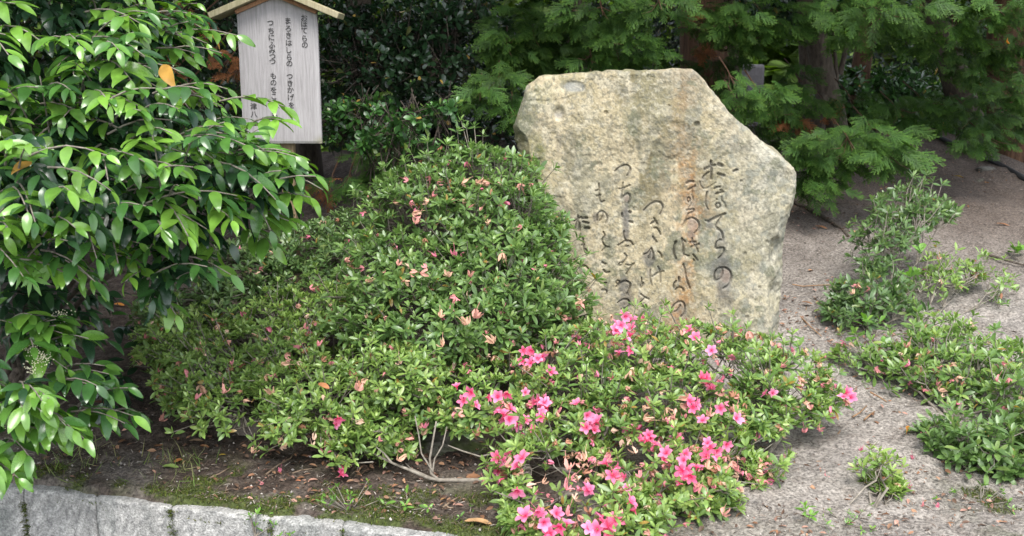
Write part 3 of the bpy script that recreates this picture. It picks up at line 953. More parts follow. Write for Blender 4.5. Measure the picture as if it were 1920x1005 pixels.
def frond_tpl(seed, L=1.0, brown=False):
    """a flat cypress spray: axis, side branchlets both sides, pointed scales along each. returns V, F, along(0..1)"""
    r = np.random.default_rng(seed)
    V, T, A = [], [], []

    def blade(p, d, l, w, a):
        d = d / np.linalg.norm(d); n = np.array([-d[1], d[0], 0])
        i = len(V)
        V.extend([p - n * w / 2, p + n * w / 2, p + d * l * 0.6 + n * w * 0.55, p + d * l, p + d * l * 0.6 - n * w * 0.55])
        T.extend([(i, i + 4, i + 2), (i, i + 2, i + 1), (i + 4, i + 3, i + 2)])
        A.extend([a * 0.8] * 2 + [a * 0.9, min(1, a + 0.15), a * 0.9])
    nb = 10
    for k in range(nb):
        t = (k + 0.5) / nb
        c = np.array([t * L, 0.05 * sin(seed + 3 * t), -0.25 * t * t])
        for s in (-1, 1):
            if r.random() < 0.08:
                continue
            bl = L * (0.46 * (1 - t) ** 0.6 + 0.10) * r.uniform(0.55, 1.25)
            ang = radians(46 - 16 * t) + r.normal() * 0.12
            d = np.array([cos(ang), s * sin(ang), -0.15 + 0.12 * r.normal()])
            npz = 5 if bl > 0.3 else 3
            for j in range(npz):
                u = (j + 0.7) / npz
                q = c + d * bl * u * 0.85 + np.array([0, 0, -0.10 * u * u * bl])
                for s2 in (-1, 1):
                    a2 = ang * s + s2 * radians(36)
                    blade(q, np.array([cos(a2), sin(a2), -0.15 + 0.2 * r.normal()]), bl * 0.26 * (1.2 - 0.6 * u) * r.uniform(.7, 1.3), 0.030, 0.35 * t + 0.65 * u)
            blade(c, d, bl * 1.1, 0.028, 0.6)
    blade(np.array([0, 0, 0.0]), np.array([1, 0, -.15]), L * 1.08, 0.024, 0.5)
    return np.array(V), [np.array(T)], np.array(A)


T_FR = [frond_tpl(k) for k in (1, 2, 3, 4)]


class Leaves:
    """leaves of one plant; the largest in view become objects, the rest one part"""
    def __init__(self, plant, tpls, mat, name="leaf", rest="foliage", single=300, minpx=9.0):
        self.plant, self.tpls, self.mat, self.name, self.rest, self.single, self.minpx = plant, tpls, mat, name, rest, single, minpx
        self.P, self.R, self.S, self.C, self.T = [], [], [], [], []

    def add(self, P, R, S, C, T=None):
        n = len(P)
        self.P.append(P); self.R.append(R); self.S.append(np.broadcast_to(S, (n,))); self.C.append(np.broadcast_to(C, (n, 3)))
        self.T.append(rng.integers(0, len(self.tpls), n) if T is None else T)

    def pack(self):
        self.P = np.concatenate(self.P); self.R = np.concatenate(self.R); self.S = np.concatenate(self.S)
        self.C = np.concatenate(self.C); self.T = np.concatenate(self.T)
        self.mid = self.P + self.R[:, :, 0] * (0.5 * self.S)[:, None]
        self.px, self.py, self.z = project(self.mid)
        tip = self.P + self.R[:, :, 0] * self.S[:, None]
        tx, ty, _ = project(tip); bx, by, _ = project(self.P)
        w = self.S * 0.4 * FPX / self.z * np.abs((self.R[:, :, 2] * norm(self.mid - CAM)).sum(-1))
        self.size = np.hypot(tx - bx, ty - by) + w


ALL_LEAVES = []
CELL = 7


def finish_leaves():
    for L in ALL_LEAVES:
        L.pack()
    gw, gh = 1920 // CELL + 1, 1005 // CELL + 1
    zb = np.full(gw * gh, 1e9)
    for L in ALL_LEAVES:
        ok = (L.px > 0) & (L.px < 1920) & (L.py > 0) & (L.py < 1005) & (L.z > 0.3)
        L.cell = (np.clip(L.px, 0, 1919) // CELL).astype(int) + gw * (np.clip(L.py, 0, 1004) // CELL).astype(int)
        L.ok = ok
        np.minimum.at(zb, L.cell[ok], L.z[ok])
    for L in ALL_LEAVES:
        vis = L.ok & (L.z <= zb[L.cell] + 0.02) & (L.size > L.minpx)
        cand = np.nonzero(vis)[0]
        cand = cand[np.argsort(-L.size[cand])][:L.single]
        is_single = np.zeros(len(L.P), bool); is_single[cand] = True
        # the rest: one mesh
        rest = np.nonzero(~is_single)[0]
        parts = []
        for k, (V, F) in enumerate([t[:2] for t in L.tpls]):
            ids = rest[L.T[rest] == k]
            if not len(ids):
                continue
            W = (V[None] * L.S[ids][:, None, None]) @ np.transpose(L.R[ids], (0, 2, 1)) + L.P[ids][:, None]
            nv = len(V)
            off = (np.arange(len(ids)) * nv)[:, None, None]
            Fs = [(f[None] + off).reshape(-1, f.shape[1]) for f in F]
            if len(L.tpls[k]) > 2:
                A = L.tpls[k][2]
                tipc = np.clip(L.C[ids][:, None] * (0.75 + 1.15 * A[None, :, None] ** 2) + np.array([0.05, 0.055, 0.0]) * (A[None, :, None] ** 3) * (L.C[ids][:, None, 1:2] > L.C[ids][:, None, 0:1]), 0, 1)
                Cc = tipc.reshape(-1, 3)
            else:
                Cc = np.repeat(L.C[ids], nv, 0)
            parts.append((W.reshape(-1, 3), Fs, Cc))
        if parts:
            V, F, C = merge(parts)
            o = obj(L.rest, V, F, L.mat, L.plant, C)
            tag(o, kind='stuff')
        # singles share meshes: a few tints for every leaf shape
        if len(cand):
            order = cand[np.argsort(L.C[cand].sum(1))]
            groups = np.array_split(order, min(10, len(order)))
            meshes = {}
            for gi, g in enumerate(groups):
                c = L.C[g].mean(0)
                for i in g:
                    k = L.T[i]
                    if (gi, k) not in meshes:
                        V, F = L.tpls[k][:2]
                        meshes[(gi, k)] = mesh_np(L.name, V, F, L.mat, np.broadcast_to(c, V.shape))
                    place(L.name, meshes[(gi, k)], L.R[i], L.P[i], L.S[i], L.plant)


class Blob:
    def __init__(self, px, py, Y, rx, ry, rd):
        self.c = at(px, py, Y)
        zf = Y
        self.r = np.array([rx * zf / FPX, rd, ry * zf / FPX])


def shell_points(blobs, n, back=0.35, down=-0.35, lo=0.72, hi=1.08, seed=0, nfreq=6.0, namp=0.45, gap=0.0):
    """points and outward normals on the outside of a group of ellipsoids"""
    areas = np.array([(b.r[0] * b.r[1] * b.r[2]) ** (2 / 3) for b in blobs])
    P, N = [], []
    got = 0
    for _ in range(60):
        if got >= n:
            break
        m = n * 2
        which = rng.choice(len(blobs), m, p=areas / areas.sum())
        c = np.array([b.c for b in blobs])[which]; r = np.array([b.r for b in blobs])[which]
        d = rand_dirs(m)
        keep = (d[:, 2] > down) & ((d[:, 1] < back) | (rng.random(m) < 0.15))
        lump = 1 + namp * (vnoise(c * 3 + d * r * nfreq + 7.7, seed) - 0.5)
        rad = (lo + (hi - lo) * np.sqrt(rng.random(m))) * lump
        p = c + d * r * rad[:, None]
        nn = norm(d / r)
        inside = np.zeros(m, bool)
        for k, b in enumerate(blobs):
            q = np.linalg.norm((p - b.c) / b.r, axis=1)
            inside |= (q < lo - 0.05) & (which != k)
        keep &= ~inside
        if gap:
            keep &= vnoise(p * 9.0 + 3.3, seed + 50) > gap
        keep &= p[:, 2] > ground_h(p[:, 0], p[:, 1]) + 0.02
        P.append(p[keep]); N.append(nn[keep]); got += keep.sum()
    P = np.concatenate(P)[:n]; N = np.concatenate(N)[:n]
    return P, N


def blob_hit(blobs, px, py):
    """first point where a pixel's ray meets the group, with its normal"""
    d = ray(px, py); best = None
    for b in blobs:
        o = (CAM - b.c) / b.r; e = d / b.r
        A = e @ e; B = 2 * o @ e; Cc = o @ o - 1
        D = B * B - 4 * A * Cc
        if D > 0:
            t = (-B - math.sqrt(D)) / (2 * A)
            if best is None or t < best[0]:
                p = CAM + t * d
                best = (t, p, norm((p - b.c) / b.r ** 2))
    if best is None:
        # nearest ellipsoid, at its own distance
        b = min(blobs, key=lambda b: np.hypot(*(np.array(project(b.c)[:2]) - [px, py])))
        p = at(px, py, b.c[1] - 0.3 * b.r[1])
        best = (0, p, norm(np.array([0.1 * rng.normal(), -1, 0.4])))
    return best[1], best[2]


def skeleton(base_pts, tips, k1=7, k2=5, r_base=0.012, sag=0.0, mat=None, plant=None, twig_r=0.0016, name="stem", grow=0.5):
    """stems from base points to clusters of tips to the tips themselves"""
    base_pts = np.asarray(base_pts)
    n = len(tips)
    k1 = min(k1, n)

    def kmeans(X, k):
        C = X[rng.choice(len(X), k, replace=False)]
        for _ in range(6):
            a = ((X[:, None] - C[None]) ** 2).sum(-1).argmin(1)
            C = np.array([X[a == j].mean(0) if (a == j).any() else C[j] for j in range(k)])
        return C, a
    C1, a1 = kmeans(tips, k1)
    tw_a, tw_b = [], []
    for j in range(k1):
        T = tips[a1 == j]
        if not len(T):
            continue
        b = base_pts[((base_pts - C1[j]) ** 2).sum(-1).argmin()]
        node = b + (C1[j] - b) * grow + rng.normal(size=3) * 0.012
        mid = (b + node) / 2 + rng.normal(size=3) * 0.02
        V, F = tube([b - [0, 0, 0.03], b * 0.7 + mid * 0.3, mid, node * 0.6 + mid * 0.4 + rng.normal(size=3) * 0.008, node], np.linspace(r_base, r_base * 0.6, 5), 6)
        o = obj(name, V, F, mat, plant)
        kk = min(k2, len(T))
        C2, a2 = kmeans(T, kk)
        for q in range(kk):
            TT = T[a2 == q]
            if not len(TT):
                continue
            n2 = node + (C2[q] - node) * 0.62 + rng.normal(size=3) * 0.01
            tw_a.append(np.array([node])); tw_b.append(np.array([n2]))
            tw_a.append(np.repeat(n2[None], len(TT), 0)); tw_b.append(TT)
    A = np.concatenate(tw_a); B = np.concatenate(tw_b)
    M = (A + B) / 2 + rng.normal(size=A.shape) * 0.012
    M[:, 2] -= 0.01
    r0 = np.where(np.linalg.norm(B - A, axis=1) > 0.12, twig_r * 1.7, twig_r * 1.2)
    V, F = tubes_many(A, B, r0, twig_r * 0.8, 4, M)
    tag(obj("twigs", V, F, mat, plant), kind='stuff')


def whorls(L, P, N, size, nl, cols, up=0.55, elev=(0.35, 1.15), young=0.5, jitter=0.25, narrow=None):
    """rosettes of leaves at shoot tips P with directions N"""
    n = len(P)
    ax = norm(N * (1 - up) + np.array([0, -0.05, 1.0]) * up + rng.normal(size=(n, 3)) * jitter)
    f = frames(ax, rand_dirs(n) + 1e-3)          # X along the shoot
    cnt = rng.integers(nl[0], nl[1] + 1, n)
    idx = np.repeat(np.arange(n), cnt)
    j = np.concatenate([np.arange(c) for c in cnt])
    m = len(idx)
    phi = j * 2.39996 + rng.random(n)[idx] * 6.28 + rng.normal(size=m) * 0.25
    frac = j / np.maximum(cnt[idx] - 1, 1)
    el = elev[1] + (elev[0] - elev[1]) * frac + rng.normal(size=m) * 0.15      # outer leaves spread, inner ones upright
    U, Vv, Wv = f[idx][:, :, 1], f[idx][:, :, 2], f[idx][:, :, 0]
    rad = np.cos(phi)[:, None] * U + np.sin(phi)[:, None] * Vv
    X = Wv * np.cos(el)[:, None] + rad * np.sin(el)[:, None]
    X[:, 2] -= 0.10
    Z = Wv * np.sin(el)[:, None] - rad * np.cos(el)[:, None]
    R = frames(X, Z + rng.normal(size=(m, 3)) * 0.15)
    s = size * (1.0 - 0.45 * frac) * rng.uniform(0.7, 1.2, m)
    pos = P[idx] - Wv * (0.25 * size * (1 - frac))[:, None]
    c_old, c_mid, c_new = [np.array(c) for c in cols]
    sh = rng.random(n)[idx]
    g = np.clip(0.75 * frac * young + 0.55 * (sh - 0.35) * young * 2 * 0.5 + rng.normal(size=m) * 0.12, 0, 1)
    C = np.where(g[:, None] < 0.5, c_old + (c_mid - c_old) * (g[:, None] * 2), c_mid + (c_new - c_mid) * (g[:, None] * 2 - 1))
    C = C * rng.uniform(0.8, 1.2, (m, 1))
    yl = rng.random(m) < 0.012
    C[yl] = np.array([0.30, 0.20, 0.05])
    L.add(pos, R, s, C)


# --- flowers --------------------------------------------------------------
def petal_tpl():
    V, F = leaf_tpl(5, 1.0, 0.64, 5, 0.14, -0.10, -0.25, ([0, .1, .3, .5, .7, .88, 1], [0.25, .45, .78, 1.0, .95, .6, 0.1]), 0.05)
    V[:, 2] += 0.15 * V[:, 0]
    c = np.array([0.78, 0.20, 0.34]) * np.ones((len(V), 1))
    t = np.clip(V[:, 0], 0, 1)[:, None]
    c = np.array([0.68, 0.065, 0.17]) * (1 - sstep(0.05, 0.55, t)) + np.array([0.80, 0.23, 0.39]) * sstep(0.05, 0.5, t)
    c = c * (1 - 0.5 * sstep(0.7, 1.0, t)) + np.array([0.84, 0.40, 0.54]) * 0.5 * sstep(0.7, 1.0, t)
    return V, F, c


_V, _F, _c = petal_tpl()
ME_PETAL = [mesh_np("petal", _V, _F, M_PETAL, _c), mesh_np("petal", _V * [1, .85, 1], _F, M_PETAL, np.clip(_c * [1.0, .8, .85], 0, 1)),
            mesh_np("petal", _V * [1, 1.1, .8], _F, M_PETAL, np.clip(_c * [1.0, 1.25, 1.2], 0, 1))]
# the throat and green calyx of a flower, with its stamens
_a = tube([(0, 0, -0.42), (0, 0, -0.2), (0, 0, 0.0), (0, 0, 0.04)], [0.05, 0.08, 0.13, 0.17], 8, False)
_b = [tube([(0, 0, 0), (0.10 * cos(a) - .05, 0.10 * sin(a), 0.32), (0.2 * cos(a) - .12, 0.2 * sin(a), 0.55)], [0.016, 0.013, 0.022], 4) for a in np.linspace(0, 6.28, 6)[:5]]
_V, _F, _c = merge([(_a[0], _a[1], np.array([0.66, 0.12, 0.22]))] + [(v, f, np.array([0.70, 0.20, 0.32])) for v, f in _b])
ME_THROAT = mesh_np("flower", _V, _F, M_PETAL, _c)


def withered_tpl(seed):
    r = np.random.default_rng(seed)
    parts = []
    for k in range(5):
        V, F = leaf_tpl(3, 1.0, 0.30, 3, 0.6, 0.35, 0.1)
        V = V + r.normal(size=V.shape) * 0.035
        a = k * 1.256 + r.normal() * 0.3; el = r.uniform(0.5, 1.4)
        X = np.array([cos(a) * cos(el), sin(a) * cos(el), -sin(el)])
        R = frames(X[None], np.array([[0, 0, 1.0]]) + r.normal(size=(1, 3)) * 0.5)[0]
        parts.append((V * r.uniform(0.6, 1.1) @ R.T, F))
    v, f = tube([(0, 0, 0), (0.2, 0.1, -0.8), (0.35, 0.1, -1.5)], [0.03, 0.02, 0.02], 4)
    parts.append((v, f))
    return merge(parts)[:2]


DRYC = [(0.64, 0.32, 0.26), (0.60, 0.24, 0.25), (0.58, 0.36, 0.25), (0.36, 0.18, 0.11), (0.64, 0.20, 0.28), (0.64, 0.44, 0.33)]
ME_DRY = []
for k in range(12):
    v, f = withered_tpl(k)
    c = np.array(DRYC[k % 6]) * (0.75 + 0.5 * vnoise(v * 3, k)[:, None])
    ME_DRY.append(mesh_np("withered_flower", v, f, M_DRY, c))


def add_flower(plant, p, n, size=0.027, aim=0.55):
    d = norm(n * 0.5 + norm(CAM - p) * aim + np.array([0, 0, 0.12]) + rng.normal(size=3) * 0.28)
    R = frames(rand_dirs(1), d[None])[0]
    f = place("flower", ME_THROAT, R, p, size, plant)
    sp = rng.uniform(0.8, 1.1); kind = rng.integers(0, 3)
    el = rng.uniform(0.2, 0.7)
    for k in range(5):
        a = k * 2 * pi / 5 + rng.normal() * 0.09
        X = np.array([cos(a) * cos(el), sin(a) * cos(el), sin(el)])
        Z = np.array([-cos(a) * sin(el), -sin(a) * sin(el), cos(el)])
        Rp = frames(X[None], Z[None] + rng.normal(size=(1, 3)) * 0.1)[0]
        o = bpy.data.objects.new("petal", ME_PETAL[kind])
        COL.objects.link(o)
        o.parent = f
        o.matrix_basis = Matrix.Translation((0.06 * cos(a), 0.06 * sin(a), 0.0)) @ Matrix(Rp.tolist()).to_4x4() @ Matrix.Scale(sp * rng.uniform(0.9, 1.08), 4)


def add_withered(plant, p, n, size=0.016, lim=(0, 12)):
    R = frames(rand_dirs(1), norm(n + np.array([0, 0, -0.6]) + rng.normal(size=3) * 0.5)[None])[0]
    place("withered_flower", ME_DRY[rng.integers(*lim)], R, p, size * rng.uniform(0.7, 1.3), plant)


def azalea(label, base, blobs, n, leaf, nl, cols, stems=7, flowers=(), dry=0, single=300, young=0.5, stray=0.06, dry_at=(), r_base=0.010, twig_sub=5,
           dry_size=0.025, bases=None, seed=1, up=0.55, group="azaleas planted round the inscribed stone", fsize=0.0238, **kw):
    base = np.array(base)
    plant = root("azalea_shrub", base, label, "shrub", group)
    bl = [Blob(*b) for b in blobs]
    P, N = shell_points(bl, n, seed=seed, **kw)
    P2, N2 = shell_points(bl, int(n * (0.04 if 'gap' in kw and kw['gap'] > 0.3 or len(flowers) > 5 else 0.2)), seed=seed, lo=0.35, hi=0.8)
    P = np.concatenate([P, P2]); N = np.concatenate([N, N2])
    k = rng.random(len(P)) < stray                                   # shoots that stick out
    P = P + N * (k * rng.uniform(0.02, 0.07, len(P)))[:, None] + np.array([0, 0, 1.0]) * (k * 0.02)[:, None]
    L = Leaves(plant, T_AZ, M_AZ, single=single)
    whorls(L, P, N, leaf, nl, cols, young=young, up=up)
    ALL_LEAVES.append(L)
    skeleton([base] if bases is None else bases, P, stems, twig_sub, r_base, mat=M_TWIG, plant=plant)
    for (fx, fy) in flowers:
        p, nn = blob_hit(bl, fx, fy)
        add_flower(plant, p + nn * 0.020 - norm(p - CAM) * 0.035, nn, fsize * rng.uniform(0.85, 1.15))
        for _ in range(rng.integers(1, 5)):
            p2, n2 = blob_hit(bl, fx + rng.normal() * 15, fy + rng.normal() * 13)
            if abs(p2[1] - p[1]) < 0.2 and rng.random() < 0.6:
                add_flower(plant, p2 + n2 * 0.012 - norm(p - CAM) * 0.025, n2, fsize * rng.uniform(0.7, 1.0), aim=0.2)
            else:
                add_withered(plant, p2 + n2 * 0.01, n2, dry_size)
    for (fx, fy) in dry_at:
        p, nn = blob_hit(bl, fx + rng.normal() * 7, fy + rng.normal() * 7)
        add_withered(plant, p + nn * 0.022 - norm(p - CAM) * 0.02, nn, dry_size * 1.2, (0, 3))
    if dry:
        Q, M = shell_points(bl, dry, lo=0.9, hi=1.05, back=0.1, down=-0.5, seed=seed)
        for p, m in zip(Q, M):
            add_withered(plant, p + m * 0.012, m, dry_size * 0.95)
    return plant, bl


# ------------------------------------------------------------------ the azaleas
G_PALE = ((0.12, 0.205, 0.052), (0.22, 0.325, 0.077), (0.33, 0.42, 0.13))
G_DARK = ((0.088, 0.162, 0.046), (0.16, 0.255, 0.068), (0.265, 0.365, 0.11))
G_MID = ((0.1, 0.185, 0.047), (0.19, 0.29, 0.068), (0.3, 0.39, 0.115))
G_BACK = ((0.072, 0.135, 0.045), (0.13, 0.205, 0.063), (0.21, 0.295, 0.1))

azalea("tallest azalea, dense and large leaved, against the left edge of the stone",
       gnd(880, 800) + [0, 0.55, 0.04],
       [(890, 345, 3.72, 105, 66, .26), (800, 395, 3.62, 95, 72, .25), (925, 430, 3.50, 108, 85, .28), (790, 500, 3.42, 140, 75, .28), (930, 540, 3.33, 135, 85, .26),
        (850, 610, 3.22, 165, 75, .26), (1010, 470, 3.5, 40, 60, .14), (1040, 560, 3.35, 60, 40, .16), (1000, 610, 3.3, 100, 55, .2), (720, 590, 3.35, 90, 60, .2)],
       1750, 0.047, (6, 9), G_DARK, 8, dry=120, seed=4, young=0.6, namp=0.75, gap=0.2, stray=0.16,
       flowers=(), dry_at=[(778, 400), (770, 388), (782, 412), (765, 520), (790, 500), (800, 510), (770, 515), (750, 510), (845, 520), (850, 580), (858, 568), (848, 600), (862, 615), (880, 600), (890, 335), (870, 345), (905, 350), (820, 660), (825, 645), (945, 490), (1085, 560), (695, 525), (655, 500), (755, 345), (812, 350)])
azalea("broad low azalea left of the tallest one, pale small leaves, hardly any open flower",
       gnd(570, 850) + [0, 0.3, 0.02],
       [(520, 650, 3.35, 170, 75, .3), (400, 680, 3.25, 110, 70, .25), (330, 640, 3.35, 75, 60, .2), (600, 730, 3.05, 150, 70, .28), (450, 750, 3.02, 110, 52, .2), (700, 790, 2.92, 100, 52, .2),
        (560, 800, 2.85, 70, 36, .14), (620, 600, 3.45, 110, 60, .25), (650, 840, 2.80, 60, 28, .1), (505, 840, 2.85, 32, 28, .08), (345, 745, 3.15, 45, 40, .12), (745, 835, 2.85, 50, 25, .1), (740, 700, 3.0, 100, 60, .2)],
       1900, 0.038, (6, 9), G_PALE, 9, dry=140, seed=6, young=0.75, gap=0.30, namp=0.6, stray=0.1,
       flowers=[(630, 780), (641, 890)], dry_at=[(365, 660), (395, 665), (350, 690), (440, 690), (545, 680), (520, 700), (570, 650), (310, 795), (420, 760), (370, 735), (600, 670), (690, 735), (760, 860)])
azalea("dull green azalea behind the broad low one, in the shade beside the post",
       gnd(560, 520) + [0, 0.5, 0.02],
       [(560, 465, 4.05, 120, 50, .3), (470, 510, 3.85, 85, 55, .25), (650, 440, 4.1, 70, 45, .25), (600, 540, 3.75, 150, 55, .28), (450, 575, 3.65, 90, 50, .22), (330, 590, 3.65, 80, 45, .2), (660, 510, 3.8, 90, 60, .25)],
       1050, 0.040, (6, 8), G_BACK, 6, dry=24, seed=8, young=0.6)
FL = [(1165, 622), (1181, 612), (1158, 618), (1172, 645), (1305, 645), (1334, 667), (1325, 712), (1330, 722), (1440, 733), (1580, 745), (1300, 765), (1295, 772), (1000, 667), (998, 690), (985, 668), (885, 744), (930, 750),
      (938, 775), (962, 788), (948, 782), (1022, 767), (1005, 763), (1028, 760), (933, 858), (938, 866), (942, 892), (952, 900), (980, 920), (1010, 968), (1040, 972), (1020, 985), (1045, 990), (990, 975), (1130, 975), (1122, 995), (1140, 990), (1108, 992), (1150, 895),
      (1148, 905), (1178, 952), (1264, 832), (1252, 862), (1285, 862), (1280, 893), (1338, 857), (1328, 852), (1192, 818), (1215, 828), (1098, 788), (1130, 790), (1103, 930), (985, 870), (1340, 868), (1382, 790), (1170, 600)]
front_blobs = [(1180, 665, 3.18, 120, 62, .24), (1340, 690, 3.12, 150, 72, .25), (1460, 715, 3.08, 100, 58, .2), (1050, 710, 3.10, 140, 75, .25), (900, 735, 3.02, 120, 72, .25), (1230, 760, 2.92, 150, 66, .25),
               (1390, 770, 2.95, 100, 52, .2), (800, 745, 3.02, 90, 70, .2), (1540, 745, 3.05, 50, 26, .12), (1060, 790, 2.9, 110, 45, .18), (1330, 640, 3.2, 70, 35, .15), (1080, 640, 3.3, 70, 40, .2), (1490, 775, 3.0, 50, 36, .12), (1310, 705, 3.08, 80, 45, .14), (1410, 700, 3.08, 70, 40, .12)]
low_blobs = [(1050, 890, 2.62, 110, 62, .2), (1140, 955, 2.50, 125, 60, .18), (1290, 900, 2.65, 105, 62, .18), (1020, 960, 2.46, 80, 45, .14), (1370, 960, 2.62, 60, 45, .12), (1250, 985, 2.5, 90, 40, .14), (1390, 880, 2.75, 60, 45, .12), (985, 870, 2.65, 50, 40, .1), (1200, 860, 2.72, 100, 45, .16)]
fl_hi = [f for f in FL if f[1] < 800 and not (f[1] > 780 and f[0] < 0)]
fl_lo = [f for f in FL if f[1] >= 800]
azalea("azalea in full pink bloom spreading across the foot of the stone",
       gnd(1180, 850) + [0, 0.25, 0.02], front_blobs, 1650, 0.040, (6, 9), G_MID, 9, flowers=fl_hi, dry=300, seed=12, young=0.85, gap=0.16, namp=0.5, stray=0.1,
       bases=[gnd(1180, 850) + [0, .2, 0], gnd(1440, 800) + [0, .0, 0], gnd(880, 850) + [0, .2, 0]],
       dry_at=[(1040, 660), (925, 640), (870, 770), (900, 800), (980, 740), (945, 760), (1140, 660), (1190, 700), (1210, 690), (1240, 660), (1270, 700), (1180, 760), (1175, 790), (1200, 800), (1310, 790), (1350, 740), (1390, 640), (1380, 780), (1500, 765), (1560, 780), (1525, 795), (1410, 795), (1270, 760), (1240, 790), (900, 655), (1085, 570)])
azalea("low azalea branch mass with pink flowers spilling forward over the soil edge",
       gnd(1160, 960) + [0, 0.22, 0.0], low_blobs, 760, 0.041, (6, 9), G_PALE, 7, flowers=fl_lo, dry=190, seed=14, young=0.75, gap=0.42, namp=0.8, stray=0.15,
       dry_at=[(930, 880), (950, 890), (1060, 890), (1090, 880), (1070, 920), (1160, 900), (1200, 905), (1130, 860), (1250, 880), (1320, 920), (1340, 950), (1280, 985)])
azalea("upright loose azalea on the slope right of the stone",
       gnd(1690, 600) + [0, 0.1, 0], [(1700, 400, 4.45, 62, 42, .18), (1740, 395, 4.5, 45, 32, .12), (1655, 445, 4.3, 55, 50, .16), (1640, 500, 4.2, 35, 25, .1)],
       230, 0.052, (5, 8), G_BACK, 4, seed=15, r_base=0.0042, young=0.65, stray=0.15)
azalea("small blue green azalea on the slope close to the right edge of the stone",
       gnd(1640, 630), [(1620, 550, 4.0, 62, 36, .16), (1590, 585, 3.95, 50, 22, .12), (1670, 565, 3.98, 45, 30, .12)],
       170, 0.052, (5, 8), G_BACK, 4, gap=0.25, namp=0.7, seed=16, r_base=0.0042, young=0.45, dry_at=[(1600, 540), (1620, 545), (1615, 555), (1630, 540)], stray=0.12)
azalea("thin spreading azalea with rusty tips midway down the sandy slope",
       gnd(1740, 640) + [0, 0.05, 0], [(1770, 500, 4.3, 50, 22, .1), (1745, 530, 4.15, 45, 22, .1), (1860, 535, 4.2, 45, 24, .1), (1770, 615, 3.75, 55, 26, .12), (1800, 510, 4.3, 35, 20, .1)],
       130, 0.046, (5, 7), G_PALE, 5, seed=17, r_base=0.0042, young=0.6, dry=14, stray=0.2)
azalea("wide azalea with shrivelled flowers at the right, above the dark leaved one",
       gnd(1790, 800) + [0, 0.05, 0], [(1620, 680, 3.6, 65, 34, .15), (1700, 685, 3.5, 75, 38, .16), (1790, 700, 3.4, 85, 42, .18), (1870, 680, 3.4, 75, 40, .18), (1905, 745, 3.1, 45, 55, .15), (1800, 745, 3.3, 70, 30, .14), (1750, 640, 3.6, 50, 24, .1)],
       380, 0.050, (5, 8), G_MID, 6, seed=18, r_base=0.006, young=0.6, dry=55, dry_at=[(1785, 715), (1760, 720), (1745, 735), (1800, 705), (1905, 700), (1880, 690), (1890, 780), (1720, 700), (1650, 690)], stray=0.15)
azalea("dark leaved compact azalea low at the right of the sandy path",
       gnd(1830, 900) + [0, 0.1, 0], [(1800, 850, 2.95, 80, 56, .18), (1870, 880, 2.85, 85, 66, .18), (1900, 830, 3.0, 60, 50, .16), (1750, 830, 3.0, 45, 40, .12)],
       300, 0.055, (5, 8), G_DARK, 5, gap=0.28, stray=0.2, namp=0.7, seed=19, young=0.35, dry=5)
azalea("small pale green azalea with bare grey stems at the lower end of the sandy path",
       gnd(1640, 965) + [0, 0.02, 0], [(1655, 925, 2.68, 48, 38, .1), (1600, 905, 2.75, 22, 14, .05), (1690, 955, 2.62, 32, 20, .06), (1620, 950, 2.66, 24, 20, .06)],
       95, 0.042, (6, 8), G_PALE, 6, seed=20, r_base=0.0042, young=0.9, dry=3, stray=0.1)

# ------------------------------------------------------------------ the broad leaved glossy bush on the left
PRIV_C = ((0.018, 0.047, 0.022), (0.05, 0.135, 0.026), (0.145, 0.285, 0.04))


def spray(L, A, B, n_leaf, size, age, droop=0.5, tw=None):
    """leaves in two ranks along a twig A->B that arches; age 0 new .. 1 old"""
    A = np.asarray(A); B = np.asarray(B)
    ln = np.linalg.norm(B - A)
    t = np.linspace(0.15, 1.0, n_leaf) ** 0.9
    arch = 0.10 * ln
    pos = A + (B - A) * t[:, None] + np.array([0, 0, 1.0]) * (arch * np.sin(pi * t))[:, None]
    d = norm(norm(B - A)[None] + np.array([0, 0, 1.0]) * (arch / ln * 3 * np.cos(pi * t))[:, None])
    side = norm(np.cross(d, np.array([0, 0, 1.0])))
    s = np.where(np.arange(n_leaf) % 2 == 0, 1.0, -1.0)
    s[-1] = 0
    X = d * 0.62 + side * s[:, None] * 0.75 + np.array([0, 0, -1.0]) * (0.6 * droop * rng.uniform(0.2, 1.5, n_leaf))[:, None] + rng.normal(size=(n_leaf, 3)) * 0.16
    Z = np.array([0, -0.25, 1.0]) + rng.normal(size=(n_leaf, 3)) * 0.28
    R = frames(X, Z)
    S = size * (0.72 + 0.4 * np.sin(pi * np.clip(t * 0.95, 0, 1))) * rng.uniform(0.85, 1.15, n_leaf)
    g = np.clip(age + 0.25 * (0.6 - t) + rng.normal(size=n_leaf) * 0.1, 0, 1)[:, None]
    o, m_, w = [np.array(c) for c in PRIV_C]
    C = np.where(g < 0.5, w + (m_ - w) * g * 2, m_ + (o - m_) * (g * 2 - 1)) * rng.uniform(0.85, 1.15, (n_leaf, 1))
    C[rng.random(n_leaf) < 0.002] = (0.45, 0.25, 0.06)
    L.add(pos, R, S, C)
    if tw is not None:
        tt = np.linspace(0, 1, 5)
        q = A + (B - A) * tt[:, None] + np.array([0, 0, 1.0]) * (arch * np.sin(pi * tt))[:, None]
        tw.append(tube(q, np.linspace(0.0032, 0.0014, 5), 4))


